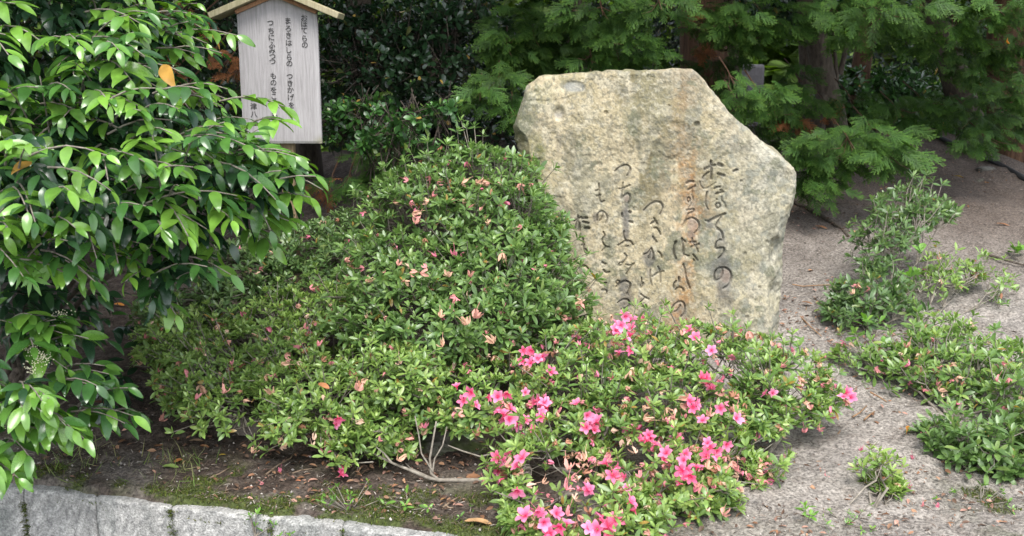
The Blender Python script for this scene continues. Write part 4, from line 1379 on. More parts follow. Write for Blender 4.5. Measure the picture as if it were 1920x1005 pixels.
def privet():
    base = np.array([-1.75, 3.35, 0.02])
    plant = root("glossy_leaved_bush", base, "big glossy bush with pale new leaves drooping in front of the notice board", "bush")
    bl = [Blob(*b) for b in [(40, 110, 3.0, 250, 190, .45), (230, 130, 3.05, 130, 110, .35), (250, 260, 2.85, 190, 110, .35), (400, 330, 2.75, 120, 75, .25), (130, 340, 2.65, 190, 110, .35), (60, 440, 2.6, 140, 70, .28),
                             (300, 410, 2.72, 140, 70, .25), (330, 500, 2.7, 55, 55, .14), (480, 350, 2.72, 75, 40, .14), (250, 60, 3.2, 120, 60, .25), (470, 290, 2.8, 50, 30, .12), (-150, 200, 2.8, 200, 260, .4), (0, -190, 3.2, 260, 150, .6), (-250, 0, 3.3, 250, 300, .6)]]  # the blob above the frame extends the bush for added shade
    L = Leaves(plant, T_PR, M_PR, single=300, minpx=14)
    tw = []
    # old dark leaves within and behind
    P, N = shell_points(bl, 760, lo=0.3, hi=0.8, back=1.0, down=-1.0)
    for p, n in zip(P, N):
        d = norm(n * np.array([1, 0.6, 0.3]) + np.array([0.35, -0.2, -0.15]) + rng.normal(size=3) * 0.35)
        spray(L, p - d * 0.09, p + d * 0.09, rng.integers(5, 8), 0.072, rng.uniform(0.75, 1.1), 0.7)
    # outer sprays, pale at the tips
    P, N = shell_points(bl, 640, lo=0.80, hi=1.08, back=0.25, down=-0.7, namp=0.7, seed=5)
    for p, n in zip(P, N):
        d = norm(n * np.array([1, 0.8, 0.35]) + np.array([0.55, -0.35, -0.05]) + rng.normal(size=3) * 0.3)
        ln = rng.uniform(0.07, 0.13)
        spray(L, p - d * ln, p + d * ln, rng.integers(5, 9), rng.uniform(0.054, 0.082), float(np.clip(rng.normal(0.38, 0.30), 0, 1)), rng.uniform(0.1, 0.5), tw)
    # sprays that can be picked out one by one
    for (ax, ay, bx, by, Y, n, age) in [(300, 80, 462, 66, 3.1, 10, .35), (180, 75, 262, 70, 2.9, 7, .05), (310, 88, 345, 105, 3.0, 5, .1), (430, 190, 552, 200, 2.78, 9, .15), (480, 235, 545, 225, 2.75, 6, .2),
                                        (500, 285, 588, 355, 2.72, 8, .2), (480, 380, 600, 370, 2.65, 9, .1), (470, 425, 530, 460, 2.72, 7, .15), (380, 440, 425, 470, 2.68, 6, .05), (300, 560, 330, 590, 2.66, 5, .1), (250, 480, 290, 545, 2.66, 8, .85),
                                        (330, 470, 300, 540, 2.68, 8, .9), (350, 330, 410, 375, 2.6, 7, .1), (190, 270, 130, 330, 2.6, 7, .1), (220, 240, 160, 225, 2.6, 6, .1), (500, 330, 560, 300, 2.74, 8, .3), (495, 395, 560, 410, 2.7, 8, .2), (60, 200, 140, 205, 2.6, 7, .05), (90, 240, 60, 275, 2.55, 5, .0),
                                        (60, 85, 150, 90, 2.8, 8, .1), (240, 150, 320, 180, 2.8, 7, .0), (330, 390, 335, 430, 2.6, 6, .05), (190, 440, 240, 480, 2.6, 6, .1), (130, 430, 170, 440, 2.58, 5, .1), (20, 400, 60, 430, 2.5, 6, .05), (400, 290, 470, 300, 2.7, 7, .2)]:
        k_ = 18 if bx > 420 else 0
        spray(L, at(ax - k_, ay, Y + 0.05), at(bx - k_, by, Y), n, 0.082, age, 0.4, tw)
    # the low hanging part at the lower left
    low = [Blob(*b) for b in [(30, 660, 2.62, 100, 85, .22), (90, 720, 2.58, 95, 62, .2), (10, 780, 2.55, 80, 60, .2), (-80, 700, 2.6, 120, 150, .3), (150, 760, 2.6, 70, 32, .12), (5, 860, 2.52, 40, 24, .1), (110, 640, 2.62, 60, 40, .14)]]
    inner = [Blob(*b) for b in [(90, 590, 3.1, 110, 50, .25), (20, 560, 2.9, 80, 60, .25), (170, 640, 3.3, 60, 60, .2), (230, 720, 3.2, 45, 40, .15)]]
    P, N = shell_points(inner, 60, lo=0.3, hi=1.0, back=1.0, down=-1.0)
    for p, n in zip(P, N):
        d = norm(n + np.array([0.3, -0.2, -0.2]) + rng.normal(size=3) * 0.4)
        spray(L, p - d * 0.08, p + d * 0.08, rng.integers(4, 7), 0.07, rng.uniform(0.8, 1.1), 0.5)
    P, N = shell_points(low, 85, lo=0.7, hi=1.0, back=0.3, down=-0.8)
    for p, n in zip(P, N):
        d = norm(n * np.array([1, 0.8, 0.3]) + np.array([0.7, -0.25, -0.05]) + rng.normal(size=3) * 0.25)
        spray(L, p - d * 0.08, p + d * 0.08, rng.integers(5, 8), 0.076, float(np.clip(rng.normal(0.38, 0.22), 0, 1)), 0.5, tw)
    for (ax, ay, bx, by, Y, n, age) in [(130, 760, 205, 790, 2.62, 8, .35), (80, 700, 145, 720, 2.55, 7, .3), (215, 770, 262, 775, 2.75, 6, .6), (70, 790, 160, 800, 2.55, 7, .3), (10, 840, 45, 880, 2.5, 6, .3), (60, 640, 105, 610, 2.55, 7, .2), (20, 600, 60, 590, 2.55, 6, .2)]:
        spray(L, at(ax, ay, Y + 0.05), at(bx, by, Y), n, 0.076, age, 0.5, tw)
    ALL_LEAVES.append(L)
    V, F, _ = merge(tw)
    tag(obj("twigs", V, F, M_TWIG, plant), kind='stuff')
    # limbs
    for (tx, ty, Y, r0) in [(120, 120, 3.1, .022), (330, 330, 2.9, .02), (250, 480, 2.85, .016), (60, 460, 2.7, .016), (380, 200, 3.1, .018), (40, 700, 2.65, .014), (200, 30, 3.3, .02), (470, 340, 2.8, .013), (-150, 200, 2.9, .02)]:
        e = at(tx, ty, Y)
        m1 = base + (e - base) * 0.35 + [0, 0, 0.14]; m2 = base + (e - base) * 0.7 + [0, 0, 0.10]
        V, F = tube([base - [0, 0, .05], base + [0, 0, 0.1] + rng.normal(size=3) * .02, m1, m2, e], np.linspace(r0, 0.004, 5), 7)
        obj("branch", V, F, M_BARKD, plant)
    # cream flower heads
    for (fx, fy, Y) in [(72, 665, 2.5), (58, 655, 2.52), (85, 672, 2.5), (60, 690, 2.5), (30, 788, 2.45), (35, 775, 2.46), (120, 590, 2.6)]:
        c = at(fx, fy, Y)
        parts = []
        for q in range(40):
            o = rng.normal(size=3) * np.array([0.012, 0.008, 0.010])
            s = rng.uniform(0.0016, 0.0028)
            oc = np.array([[1, 0, 0], [-1, 0, 0], [0, 1, 0], [0, -1, 0], [0, 0, 1], [0, 0, -1]]) * s
            parts.append((c + o + oc, np.array([[0, 2, 4], [2, 1, 4], [1, 3, 4], [3, 0, 4], [2, 0, 5], [1, 2, 5], [3, 1, 5], [0, 3, 5]])))
        V, F, _ = merge(parts)
        obj("flower_head", V, F, M_PETAL, plant, np.full((len(V), 3), 0.62) * np.array([1, .98, .75]))


privet()


# --- a maple twig among the glossy leaves ---------------------------------
def maple_tpl():
    V = [(0, 0, 0)]; T = []
    for k, a in enumerate(np.radians([-125, -82, -40, 0, 40, 82, 125])):
        l = [0.42, 0.75, 0.95, 1.0, 0.95, 0.75, 0.42][k]
        d = np.array([cos(a), sin(a)]); n = np.array([-d[1], d[0]])
        i = len(V)
        for (u, w) in ((0.28, -0.10), (0.55, -0.12), (1.0, 0), (0.55, 0.12), (0.28, 0.10)):
            q = d * l * u + n * w
            V.append((q[0], q[1], -0.25 * (l * u) ** 2))
        T += [(0, i, i + 4), (i, i + 1, i + 3), (i, i + 3, i + 4), (i + 1, i + 2, i + 3)]
    return np.array(V, float), [np.array(T)]


def maple():
    b = at(-40, 470, 2.62)
    plant = root("maple_branch", b, "light green finger-leaved maple twig low among the glossy leaves", "branch")
    L = Leaves(plant, [maple_tpl()], M_AZ, single=40)
    tw = []
    for (x0, y0, x1, y1) in [(-40, 470, 40, 480), (0, 478, 95, 500), (20, 480, 60, 520), (-20, 460, 30, 450)]:
        A = at(x0, y0, 2.6); B = at(x1, y1, 2.5)
        tw.append(tube([A, (A + B) / 2 + [0, 0, .01], B], [0.003, 0.002, 0.001], 4))
        t = np.linspace(0.35, 1, 5)
        P = A + (B - A) * t[:, None]
        X = norm(B - A) + rng.normal(size=(5, 3)) * 0.5 + [0, 0, -0.35]
        L.add(P, frames(X, np.array([0, -0.6, 1.0]) + rng.normal(size=(5, 3)) * 0.3), 0.055, np.array([0.15, 0.32, 0.05]))
    V, F, _ = merge(tw)
    obj("twig", V, F, M_TWIG, plant)
    ALL_LEAVES.append(L)


maple()

# ------------------------------------------------------------------ the trees behind
def trunk_part(plant, pts, radii, mat, name="trunk", sides=14):
    pts = np.array(pts, float)
    t = np.linspace(0, 1, len(pts)); tt = np.linspace(0, 1, 26)
    Q = np.stack([np.interp(tt, t, pts[:, k]) for k in range(3)], -1)
    r = np.interp(tt, t, radii)
    V, F = tube(Q, r, sides)
    n = (fbm(V * np.array([22, 22, 3]), 3, 91) - 0.5) * 0.25
    c = np.repeat(Q, sides, 0)
    V[:-1] += (V[:-1] - c) * n[:-1, None]
    return obj(name, V, F, mat, plant)


def canopy_leaves(plant, cen, rad, n, size=0.13, col=(0.03, 0.075, 0.02)):
    """the crown above the picture, as leaf clusters"""
    d = rand_dirs(n)
    P = np.array(cen) + d * np.array(rad) * (0.35 + 0.65 * rng.random(n)[:, None] ** 0.5)
    X = norm(d * 0.5 + rng.normal(size=(n, 3)) * 0.6 + [0, 0, -.2])
    L = Leaves(plant, T_BIG, M_DK, rest="crown", single=0)
    L.add(P, frames(X, np.array([0, 0, 1.0]) + rng.normal(size=(n, 3)) * 0.5), size * rng.uniform(0.7, 1.3, n), np.array(col) * rng.uniform(0.7, 1.3, (n, 1)))
    ALL_LEAVES.append(L)


CYC = np.array([0.027, 0.072, 0.014])


def cy_spray(plant, px, py, Y, rx, ry, org=None, dens=1.0, bright=1.0, brown=False, size=0.118, name="spray"):
    """one flattened cypress spray: fronds fanned round a twig, hanging and facing outwards"""
    c = at(px, py, Y); s = Y / FPX
    w, h = rx * s, ry * s
    n = int(max(6, 39 * dens * (w * h) / (0.17 * 0.17) * 2.0))
    u = rng.uniform(-1, 1, n); v = rng.uniform(-1, 1, n)
    k = u * u + v * v < 1.0
    u, v = u[k], v[k]; n = len(u)
    o = np.array([0, 0.35, 0.12]) if org is None else (at(*org) - c)
    P = c + np.stack([u * w, rng.uniform(-0.10, 0.12, n) - 0.10 * v, v * h], -1)
    out = norm(P - (c + o * 1.0))
    X = norm(out * np.array([1.0, 0.6, 0.5]) + np.array([0, -0.30, -0.22]) + np.stack([u * 0.8, 0 * u, v * 0.15], -1) + rng.normal(size=(n, 3)) * 0.22)
    Z = np.array([0, -0.75, 0.8]) + rng.normal(size=(n, 3)) * 0.28
    R = frames(X, Z)
    S = size * rng.uniform(0.65, 1.15, n)
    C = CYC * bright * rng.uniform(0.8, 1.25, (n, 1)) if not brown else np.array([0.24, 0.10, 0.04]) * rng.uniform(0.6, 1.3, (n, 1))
    T = rng.integers(0, len(T_FR), n)
    parts = []
    for kx in range(len(T_FR)):
        ids = np.nonzero(T == kx)[0]
        if not len(ids):
            continue
        V, F, A = T_FR[kx]
        P0 = P[ids] - X[ids] * (S[ids] * 0.45)[:, None]
        W = (V[None] * S[ids][:, None, None]) @ np.transpose(R[ids], (0, 2, 1)) + P0[:, None]
        off = (np.arange(len(ids)) * len(V))[:, None, None]
        Cc = C[ids][:, None] * np.ones((1, len(V), 1))
        if not brown:
            a = A[None, :, None]
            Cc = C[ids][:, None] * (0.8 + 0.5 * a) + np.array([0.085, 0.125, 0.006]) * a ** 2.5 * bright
        parts.append((W.reshape(-1, 3), [(F[0][None] + off).reshape(-1, 3)], Cc.reshape(-1, 3)))
    tw = [tube([c + o, c + o * 0.4 + [0, 0, 0.01], c + [0, -0.02, -0.01]], [0.006, 0.004, 0.002], 4)]
    for _ in range(3):
        q = c + np.array([rng.uniform(-.7, .7) * w, -0.04, rng.uniform(-.5, .5) * h])
        tw.append(tube([c + o * 0.3, (c + q) / 2, q], [0.003, 0.002, 0.001], 3))
    parts += [(v_, f_, np.array([0.09, 0.05, 0.03])) for v_, f_ in tw]
    V, F, Cc = merge(parts)
    return tag(obj(name, V, F, M_CY, plant, np.clip(Cc, 0, 1)), kind=None)


# trunks: (pixel x at ground, pixel y, Y, top pixel x, top pixel y) -> world
def tree(name, label, foot_px, Y, top, r0, r1, mat, extra=(), group="trees behind the stone"):
    fx = at(foot_px, 300, Y)[0]
    base = np.array([fx, Y, float(ground_h(fx, Y))])
    plant = root(name, base, label, "tree", group)
    e = at(top[0], top[1], Y)
    up = (e - base) / max(e[2] - base[2], 0.2)
    e2 = base + up * 4.2 + rng.normal(size=3) * [0.2, 0.2, 0]
    m = base + (e - base) * 0.5 + rng.normal(size=3) * [0.02, 0.02, 0]
    trunk_part(plant, [base - [0, 0, .15], base + (m - base) * .3, m, e, e2], [r0 * 1.25, r0 * 1.05, r0, r0 * .9, r1], mat)
    for q in extra:
        trunk_part(plant, [at(*p) for p in q[0]], q[1], mat, "branch", 8)
    return plant, e2


cyA, eA = tree("cypress_tree", "cypress with a thick reddish brown trunk straight behind the stone", 1322, 6.6, (1316, 0), 0.155, 0.05, M_BARK)
cyB, eB = tree("cypress_tree", "dark leaning cypress trunk that forks low, right of the stone", 1572, 6.9, (1515, 0), 0.078, 0.045, M_BARKD,
               [([(1548, 165, 6.9), (1535, 220, 6.8), (1530, 270, 6.85)], [0.045, 0.052, 0.06]), ([(1575, 140, 6.9), (1590, 75, 6.9), (1615, 20, 7.0)], [.02, .015, .012]), ([(1570, 150, 6.9), (1562, 60, 6.85), (1558, -20, 6.9)], [.014, .012, .01])])
cyC, eC = tree("cypress_tree", "cypress whose thick trunk stands at the far right end of the black hose", 1905, 6.9, (1895, 0), 0.16, 0.06, M_BARK)
cyD, eD = tree("cypress_tree", "slim straight cypress standing beside the leaning forked trunk", 1500, 7.3, (1507, 0), 0.055, 0.03, M_BARKD)
cyE, eE = tree("cypress_tree", "slim dark cypress between the reddish trunk and the leaning trunk", 1378, 7.1, (1365, 0), 0.05, 0.03, M_BARKD)
cyF, eF = tree("cypress_tree", "rusty cypress trunk right of the leaning one, half hidden by leaves", 1600, 7.6, (1640, 0), 0.07, 0.04, M_BARK)
cyG, eG = tree("cypress_tree", "dark cypress trunk behind the hanging sprays above the bare slope", 1830, 7.4, (1745, 0), 0.10, 0.05, M_BARKD)
cyH, eH = tree("cypress_tree", "cypress left of the stone with sprays reaching over its top corner", 1075, 6.3, (1085, 0), 0.07, 0.04, M_BARKD)
brA, fA = tree("evergreen_tree", "evergreen broadleaf tree with a dark trunk just right of the notice board", 690, 6.2, (672, 0), 0.085, 0.05, M_BARKD)
brB, fB = tree("evergreen_tree", "evergreen broadleaf tree hidden behind the notice board", 575, 6.6, (560, 0), 0.10, 0.05, M_BARKD)
brC, fC = tree("evergreen_tree", "slender evergreen broadleaf tree between the board and the stone", 835, 6.6, (850, 0), 0.06, 0.03, M_BARKD, [([(845, 120, 6.5), (770, 60, 6.2), (700, 40, 6.0)], [.02, .015, .01])])
brD, fD = tree("evergreen_tree", "evergreen broadleaf tree far to the left behind the glossy bush", 250, 5.8, (230, 0), 0.09, 0.05, M_BARKD)

# sprays in view
SPR = [  # px, py, Y, rx, ry, owner, density, bright (deep sprays painted darker as shade)
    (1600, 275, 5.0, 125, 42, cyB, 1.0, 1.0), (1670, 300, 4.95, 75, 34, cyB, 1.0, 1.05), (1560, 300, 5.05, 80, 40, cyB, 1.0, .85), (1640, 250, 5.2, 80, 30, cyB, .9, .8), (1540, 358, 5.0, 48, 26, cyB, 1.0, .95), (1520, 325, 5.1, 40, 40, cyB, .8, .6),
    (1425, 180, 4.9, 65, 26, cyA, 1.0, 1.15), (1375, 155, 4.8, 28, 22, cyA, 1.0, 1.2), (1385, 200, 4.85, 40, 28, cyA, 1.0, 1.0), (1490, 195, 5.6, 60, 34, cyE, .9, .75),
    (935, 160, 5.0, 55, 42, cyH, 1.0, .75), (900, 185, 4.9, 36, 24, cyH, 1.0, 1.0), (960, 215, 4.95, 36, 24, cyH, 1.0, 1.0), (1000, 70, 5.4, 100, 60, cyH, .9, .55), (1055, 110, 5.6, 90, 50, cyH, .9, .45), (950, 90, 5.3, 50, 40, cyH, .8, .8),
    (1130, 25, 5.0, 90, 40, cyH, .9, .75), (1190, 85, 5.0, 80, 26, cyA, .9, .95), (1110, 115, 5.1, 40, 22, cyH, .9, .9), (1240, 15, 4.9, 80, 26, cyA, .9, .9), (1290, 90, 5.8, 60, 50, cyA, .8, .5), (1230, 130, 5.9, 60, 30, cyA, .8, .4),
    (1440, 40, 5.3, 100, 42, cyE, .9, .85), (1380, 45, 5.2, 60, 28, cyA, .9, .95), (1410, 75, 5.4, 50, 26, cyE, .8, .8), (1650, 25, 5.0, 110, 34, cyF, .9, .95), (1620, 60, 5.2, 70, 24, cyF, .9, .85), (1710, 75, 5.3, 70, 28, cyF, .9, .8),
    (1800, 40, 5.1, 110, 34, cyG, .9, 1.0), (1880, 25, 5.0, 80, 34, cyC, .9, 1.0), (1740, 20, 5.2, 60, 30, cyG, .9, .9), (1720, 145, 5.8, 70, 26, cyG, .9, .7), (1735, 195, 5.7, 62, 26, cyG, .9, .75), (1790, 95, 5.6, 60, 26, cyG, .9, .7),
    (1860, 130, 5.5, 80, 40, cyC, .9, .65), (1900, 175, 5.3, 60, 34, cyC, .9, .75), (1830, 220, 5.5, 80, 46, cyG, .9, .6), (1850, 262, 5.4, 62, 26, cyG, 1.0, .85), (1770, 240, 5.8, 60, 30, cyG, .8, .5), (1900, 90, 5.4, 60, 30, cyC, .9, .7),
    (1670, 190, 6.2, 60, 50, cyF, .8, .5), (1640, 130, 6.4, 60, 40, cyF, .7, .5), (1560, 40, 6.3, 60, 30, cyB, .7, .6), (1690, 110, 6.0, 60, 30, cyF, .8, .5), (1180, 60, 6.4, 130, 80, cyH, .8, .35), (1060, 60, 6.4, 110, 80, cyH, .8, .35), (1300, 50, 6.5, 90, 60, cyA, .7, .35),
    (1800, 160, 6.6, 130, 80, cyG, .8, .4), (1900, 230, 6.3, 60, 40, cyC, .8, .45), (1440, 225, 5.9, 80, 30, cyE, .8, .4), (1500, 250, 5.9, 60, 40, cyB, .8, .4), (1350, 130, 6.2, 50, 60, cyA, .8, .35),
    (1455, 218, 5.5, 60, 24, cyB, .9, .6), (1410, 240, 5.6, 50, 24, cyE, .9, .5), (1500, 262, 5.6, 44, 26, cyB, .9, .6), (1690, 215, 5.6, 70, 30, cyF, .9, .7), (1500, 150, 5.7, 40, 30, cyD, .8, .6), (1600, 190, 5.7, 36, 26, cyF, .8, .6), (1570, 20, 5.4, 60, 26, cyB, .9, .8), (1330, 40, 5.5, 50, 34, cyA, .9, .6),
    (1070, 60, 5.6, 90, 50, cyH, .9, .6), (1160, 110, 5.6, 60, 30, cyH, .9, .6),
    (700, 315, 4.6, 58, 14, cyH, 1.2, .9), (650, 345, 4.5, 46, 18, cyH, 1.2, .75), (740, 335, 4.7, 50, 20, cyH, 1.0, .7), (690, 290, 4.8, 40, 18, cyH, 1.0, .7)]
for q_, (px, py, Y, rx, ry, ow, dn, br) in enumerate(SPR):
    if Y > 5.75 and q_ % 3:
        continue
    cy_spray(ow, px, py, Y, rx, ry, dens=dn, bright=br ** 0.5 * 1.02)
for (px, py, Y, rx, ry, ow) in [(1478, 232, 5.6, 30, 22, cyB), (1315, 95, 6.0, 14, 12, cyA), (1312, 20, 6.0, 14, 10, cyA), (1555, 205, 6.6, 16, 20, cyB), (615, 355, 4.6, 30, 22, brA)]:
    cy_spray(ow, px, py, Y, rx, ry, dens=1.0, brown=True, size=0.11, name="withered_spray")
for (px, py, Y, rx, ry) in [(395, 105, 4.4, 34, 18), (372, 40, 4.5, 26, 20), (340, 20, 4.5, 26, 16), (320, 145, 4.4, 22, 14), (425, 120, 4.5, 26, 14), (345, 170, 4.5, 22, 12), (440, 140, 4.5, 18, 12), (300, 120, 4.5, 20, 12)]:
    cy_spray(brD, px, py, Y, rx, ry, dens=0.6, brown=True, size=0.085, name="withered_spray")


def broad_crown(plant, blobs, n_tw, size, cols, tpls=T_OB, nl=(5, 8), single=120, mat=None):
    bl = [Blob(*b) for b in blobs]
    P, N = shell_points(bl, n_tw, lo=0.3, hi=1.05, back=0.9, down=-0.9, namp=0.6)
    L = Leaves(plant, tpls, mat or M_DK, single=single)
    whorls(L, P, N, size, nl, cols, up=0.3, elev=(0.5, 1.35), young=0.4, jitter=0.4)
    ALL_LEAVES.append(L)
    A = P - norm(N + [0, 0, .3]) * 0.16 + rng.normal(size=P.shape) * 0.03
    V, F = tubes_many(A, P, 0.003, 0.0012, 3)
    tag(obj("twigs", V, F, M_BARKD, plant), kind='stuff')


E_DARK = ((0.012, 0.032, 0.012), (0.020, 0.05, 0.016), (0.045, 0.10, 0.022))  # evergreen leaf colours, kept dark to deepen the shaded background
E_LIT = ((0.03, 0.08, 0.022), (0.065, 0.165, 0.03), (0.17, 0.30, 0.05))  # lighter copy of the evergreen leaf colours, light painted in
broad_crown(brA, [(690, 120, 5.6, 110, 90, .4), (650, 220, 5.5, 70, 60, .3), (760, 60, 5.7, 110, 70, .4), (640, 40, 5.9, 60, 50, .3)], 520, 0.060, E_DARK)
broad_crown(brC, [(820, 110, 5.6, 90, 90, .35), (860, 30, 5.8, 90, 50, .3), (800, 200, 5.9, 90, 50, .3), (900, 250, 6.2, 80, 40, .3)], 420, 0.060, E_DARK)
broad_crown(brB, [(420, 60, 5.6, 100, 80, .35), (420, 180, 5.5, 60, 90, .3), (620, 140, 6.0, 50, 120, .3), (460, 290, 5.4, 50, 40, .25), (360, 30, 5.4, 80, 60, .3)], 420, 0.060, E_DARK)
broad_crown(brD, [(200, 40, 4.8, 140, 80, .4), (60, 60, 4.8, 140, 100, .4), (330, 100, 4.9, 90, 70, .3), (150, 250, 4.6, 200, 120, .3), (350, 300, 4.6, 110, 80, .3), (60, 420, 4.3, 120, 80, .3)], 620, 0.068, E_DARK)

sh_b = np.array([*at(770, 300, 5.0)[:2], 0.0]); sh_b[2] = ground_h(sh_b[0], sh_b[1])
shr = root("evergreen_shrub", sh_b, "glossy small-leaved evergreen shrub with a lit branch between board and stone", "shrub")
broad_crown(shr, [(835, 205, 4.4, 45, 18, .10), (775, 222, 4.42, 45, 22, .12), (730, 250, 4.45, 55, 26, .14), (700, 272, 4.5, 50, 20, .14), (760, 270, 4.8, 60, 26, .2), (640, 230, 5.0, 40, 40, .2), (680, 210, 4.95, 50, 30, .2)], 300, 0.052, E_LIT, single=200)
for e in ((830, 210, 4.6), (720, 262, 4.7), (650, 235, 5.0), (780, 235, 4.7)):
    V, F = tube([sh_b - [0, 0, .05], sh_b * 0.5 + at(*e) * 0.5 + [0, 0, .06], at(*e)], [0.012, 0.007, 0.003], 6)
    obj("stem", V, F, M_BARKD, shr)

# dim undergrowth between and behind the trunks
und_spec = [("dark bushy undergrowth shrub behind the stone", (1180, 190, 7.6, 160, 60, .5)), ("dark bushy undergrowth shrub left of the stone, deep under the trees", (930, 230, 7.4, 110, 60, .5)),
            ("leafy undergrowth shrub at the foot of the leaning trunk", (1610, 190, 7.6, 90, 60, .4)), ("leafy undergrowth shrub under the hanging sprays at the far right", (1780, 200, 7.8, 120, 60, .5)),
            ("dark undergrowth shrub deep behind the notice board post", (760, 230, 7.6, 90, 40, .4)),
            ("tall dim shrub behind the trees, above the stone's flat top", (1180, 70, 9.0, 170, 80, .5)), ("tall dim shrub behind the trees, between board and stone", (860, 90, 9.0, 150, 110, .5)), ("tall dim shrub behind the trees, above the right hand slope", (1760, 90, 9.2, 170, 100, .5)),
            ("tall dim shrub at the far right behind the thick trunk", (1930, 120, 9.0, 110, 110, .5)), ("tall dim shrub behind the trees, left of the notice board", (420, 80, 8.6, 150, 110, .5)), ("dim shrub right of the reddish trunk, deep in shade", (1440, 20, 9.2, 90, 50, .4))]
for lab, b in und_spec:
    p = at(b[0], 260, b[2]); p[2] = ground_h(p[0], p[1])
    u_ = root("undergrowth_shrub", p, lab, "shrub", "undergrowth beneath the trees")
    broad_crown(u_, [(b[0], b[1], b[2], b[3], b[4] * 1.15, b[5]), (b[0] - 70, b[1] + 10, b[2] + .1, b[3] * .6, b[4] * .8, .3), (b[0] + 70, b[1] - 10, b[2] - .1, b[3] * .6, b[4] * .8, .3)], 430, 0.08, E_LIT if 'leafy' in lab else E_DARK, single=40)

# crowns of those trees above the picture: they shade the ground; low ones are added to block light
for pl, e, r in [(cyA, eA, 1.5), (cyB, eB, 1.5), (cyC, eC, 1.6), (cyD, eD, 1.0), (cyF, eF, 1.3), (cyG, eG, 1.5), (cyH, eH, 1.5), (brA, fA, 1.7), (brB, fB, 1.6), (brC, fC, 1.6), (brD, fD, 1.9)]:
    c = np.array(e); c[2] = 3.5
    if pl is brD:
        canopy_leaves(pl, np.array([-2.2, 4.6, 2.5]), (1.5, 1.5, 0.6), 3600, 0.15)  # low left crowns, added out of view to darken the ground
        canopy_leaves(pl, np.array([-2.9, 3.9, 1.2]), (0.9, 0.9, 0.9), 2200, 0.15)
    canopy_leaves(pl, c - [0, 0.35, 0], (r * 1.2, r * 1.15, 1.25), 3600, 0.18)
    canopy_leaves(pl, np.array([c[0], 5.85, 2.30]), (1.2, 1.2, 0.42), 1500, 0.15)  # second low crown, added out of view to shade the sprays

# the wood beyond, in open light: one far mass
def woodland():
    n = 60000
    x = rng.uniform(-11, 13, n); y = rng.uniform(12.5, 20, n)
    top = 2.0 + 0.22 * (y - 12) + 2.3 * vnoise(np.stack([x * 0.6, y * 0.5, 0 * x], -1), 3)
    z = rng.random(n) ** 0.8 * top
    dens = vnoise(np.stack([x * 1.1, y * 1.1, z * 1.3], -1), 8)
    k = dens > 0.16
    P = np.stack([x, y, z], -1)[k]; m = len(P)
    V, F = T_BIG[0]
    X = rand_dirs(m) * [1, 1, .5] + [0, -0.2, -0.2]
    R = frames(X, np.array([0, -0.5, 1.0]) + rng.normal(size=(m, 3)) * 0.5)
    S = rng.uniform(0.18, 0.42, m)
    W = (V[None] * S[:, None, None]) @ np.transpose(R, (0, 2, 1)) + P[:, None]
    C = (np.array([0.045, 0.09, 0.016]) + np.array([0.06, 0.075, 0.012]) * dens[k][:, None]) * rng.uniform(0.6, 1.3, (m, 1))
    off = (np.arange(m) * len(V))[:, None, None]
    o = obj("far_woodland", W.reshape(-1, 3), [(f[None] + off).reshape(-1, f.shape[1]) for f in F], M_FAR, col=np.repeat(np.clip(C, 0, 1), len(V), 0))
    tag(o, "sunlit light green wood glimpsed between the trunks", "woodland", kind='stuff')


woodland()

# ------------------------------------------------------------------ rocks under the azaleas
def rock(label, px, py, Y, w, h, d, seed, col, moss, sink=0.3):
    c = at(px, py, Y)
    import bmesh
    bm = bmesh.new()
    bmesh.ops.create_icosphere(bm, subdivisions=5, radius=1.0)
    V = np.array([v.co[:] for v in bm.verts]); F = np.array([[v.index for v in f.verts] for f in bm.faces]); bm.free()
    q = np.sign(V) * np.abs(V) ** 0.75
    q = q * (1 + 0.5 * (fbm(V * 1.6 + seed, 3, seed) - 0.5)[:, None] + 0.12 * (fbm(V * 7 + seed, 3, seed + 2) - 0.5)[:, None])
    W = q * np.array([w, d, h]) + c
    up = V[:, 2]
    k = np.clip(sstep(0.42, 0.58, fbm(W * 14, 4, seed + 4)) * moss + 0.0 * up, 0, 1)[:, None]
    C = np.array(col) * (0.6 + 0.8 * fbm(W * 25, 3, seed + 6)[:, None]) * (1 - k) + np.array([0.045, 0.06, 0.015]) * k
    o = obj("rock", W, F, M_ROCK, None, C, loc=c)
    tag(o, label, "rock")


rock("dark moss covered rock under the bare stems between the two azaleas", 830, 860, 3.0, .17, .085, .10, 3, (0.13, 0.12, 0.10), 0.9)
rock("small moss grown rock left of the bare azalea stems", 730, 868, 3.0, .07, .06, .07, 5, (0.14, 0.13, 0.11), 0.8)
rock("dark rock showing under the blooming azalea", 1110, 830, 3.05, .13, .085, .10, 7, (0.09, 0.085, 0.08), 0.25)
rock("flat pale grey slab under the right half of the blooming azalea", 1400, 822, 3.12, .19, .055, .10, 9, (0.33, 0.31, 0.28), 0.1)
rock("dark rock lying in the shade under the broad low azalea", 480, 800, 3.15, .10, .06, .09, 13, (0.12, 0.10, 0.085), 0.6)
rock("small grey stone by the black hose at the far right", 1838, 352, 5.9, .035, .05, .035, 15, (0.13, 0.12, 0.10), 0.2)
rock("small flat stone under the edge of the black hose", 1850, 320, 6.1, .06, .025, .05, 17, (0.10, 0.095, 0.085), 0.1)

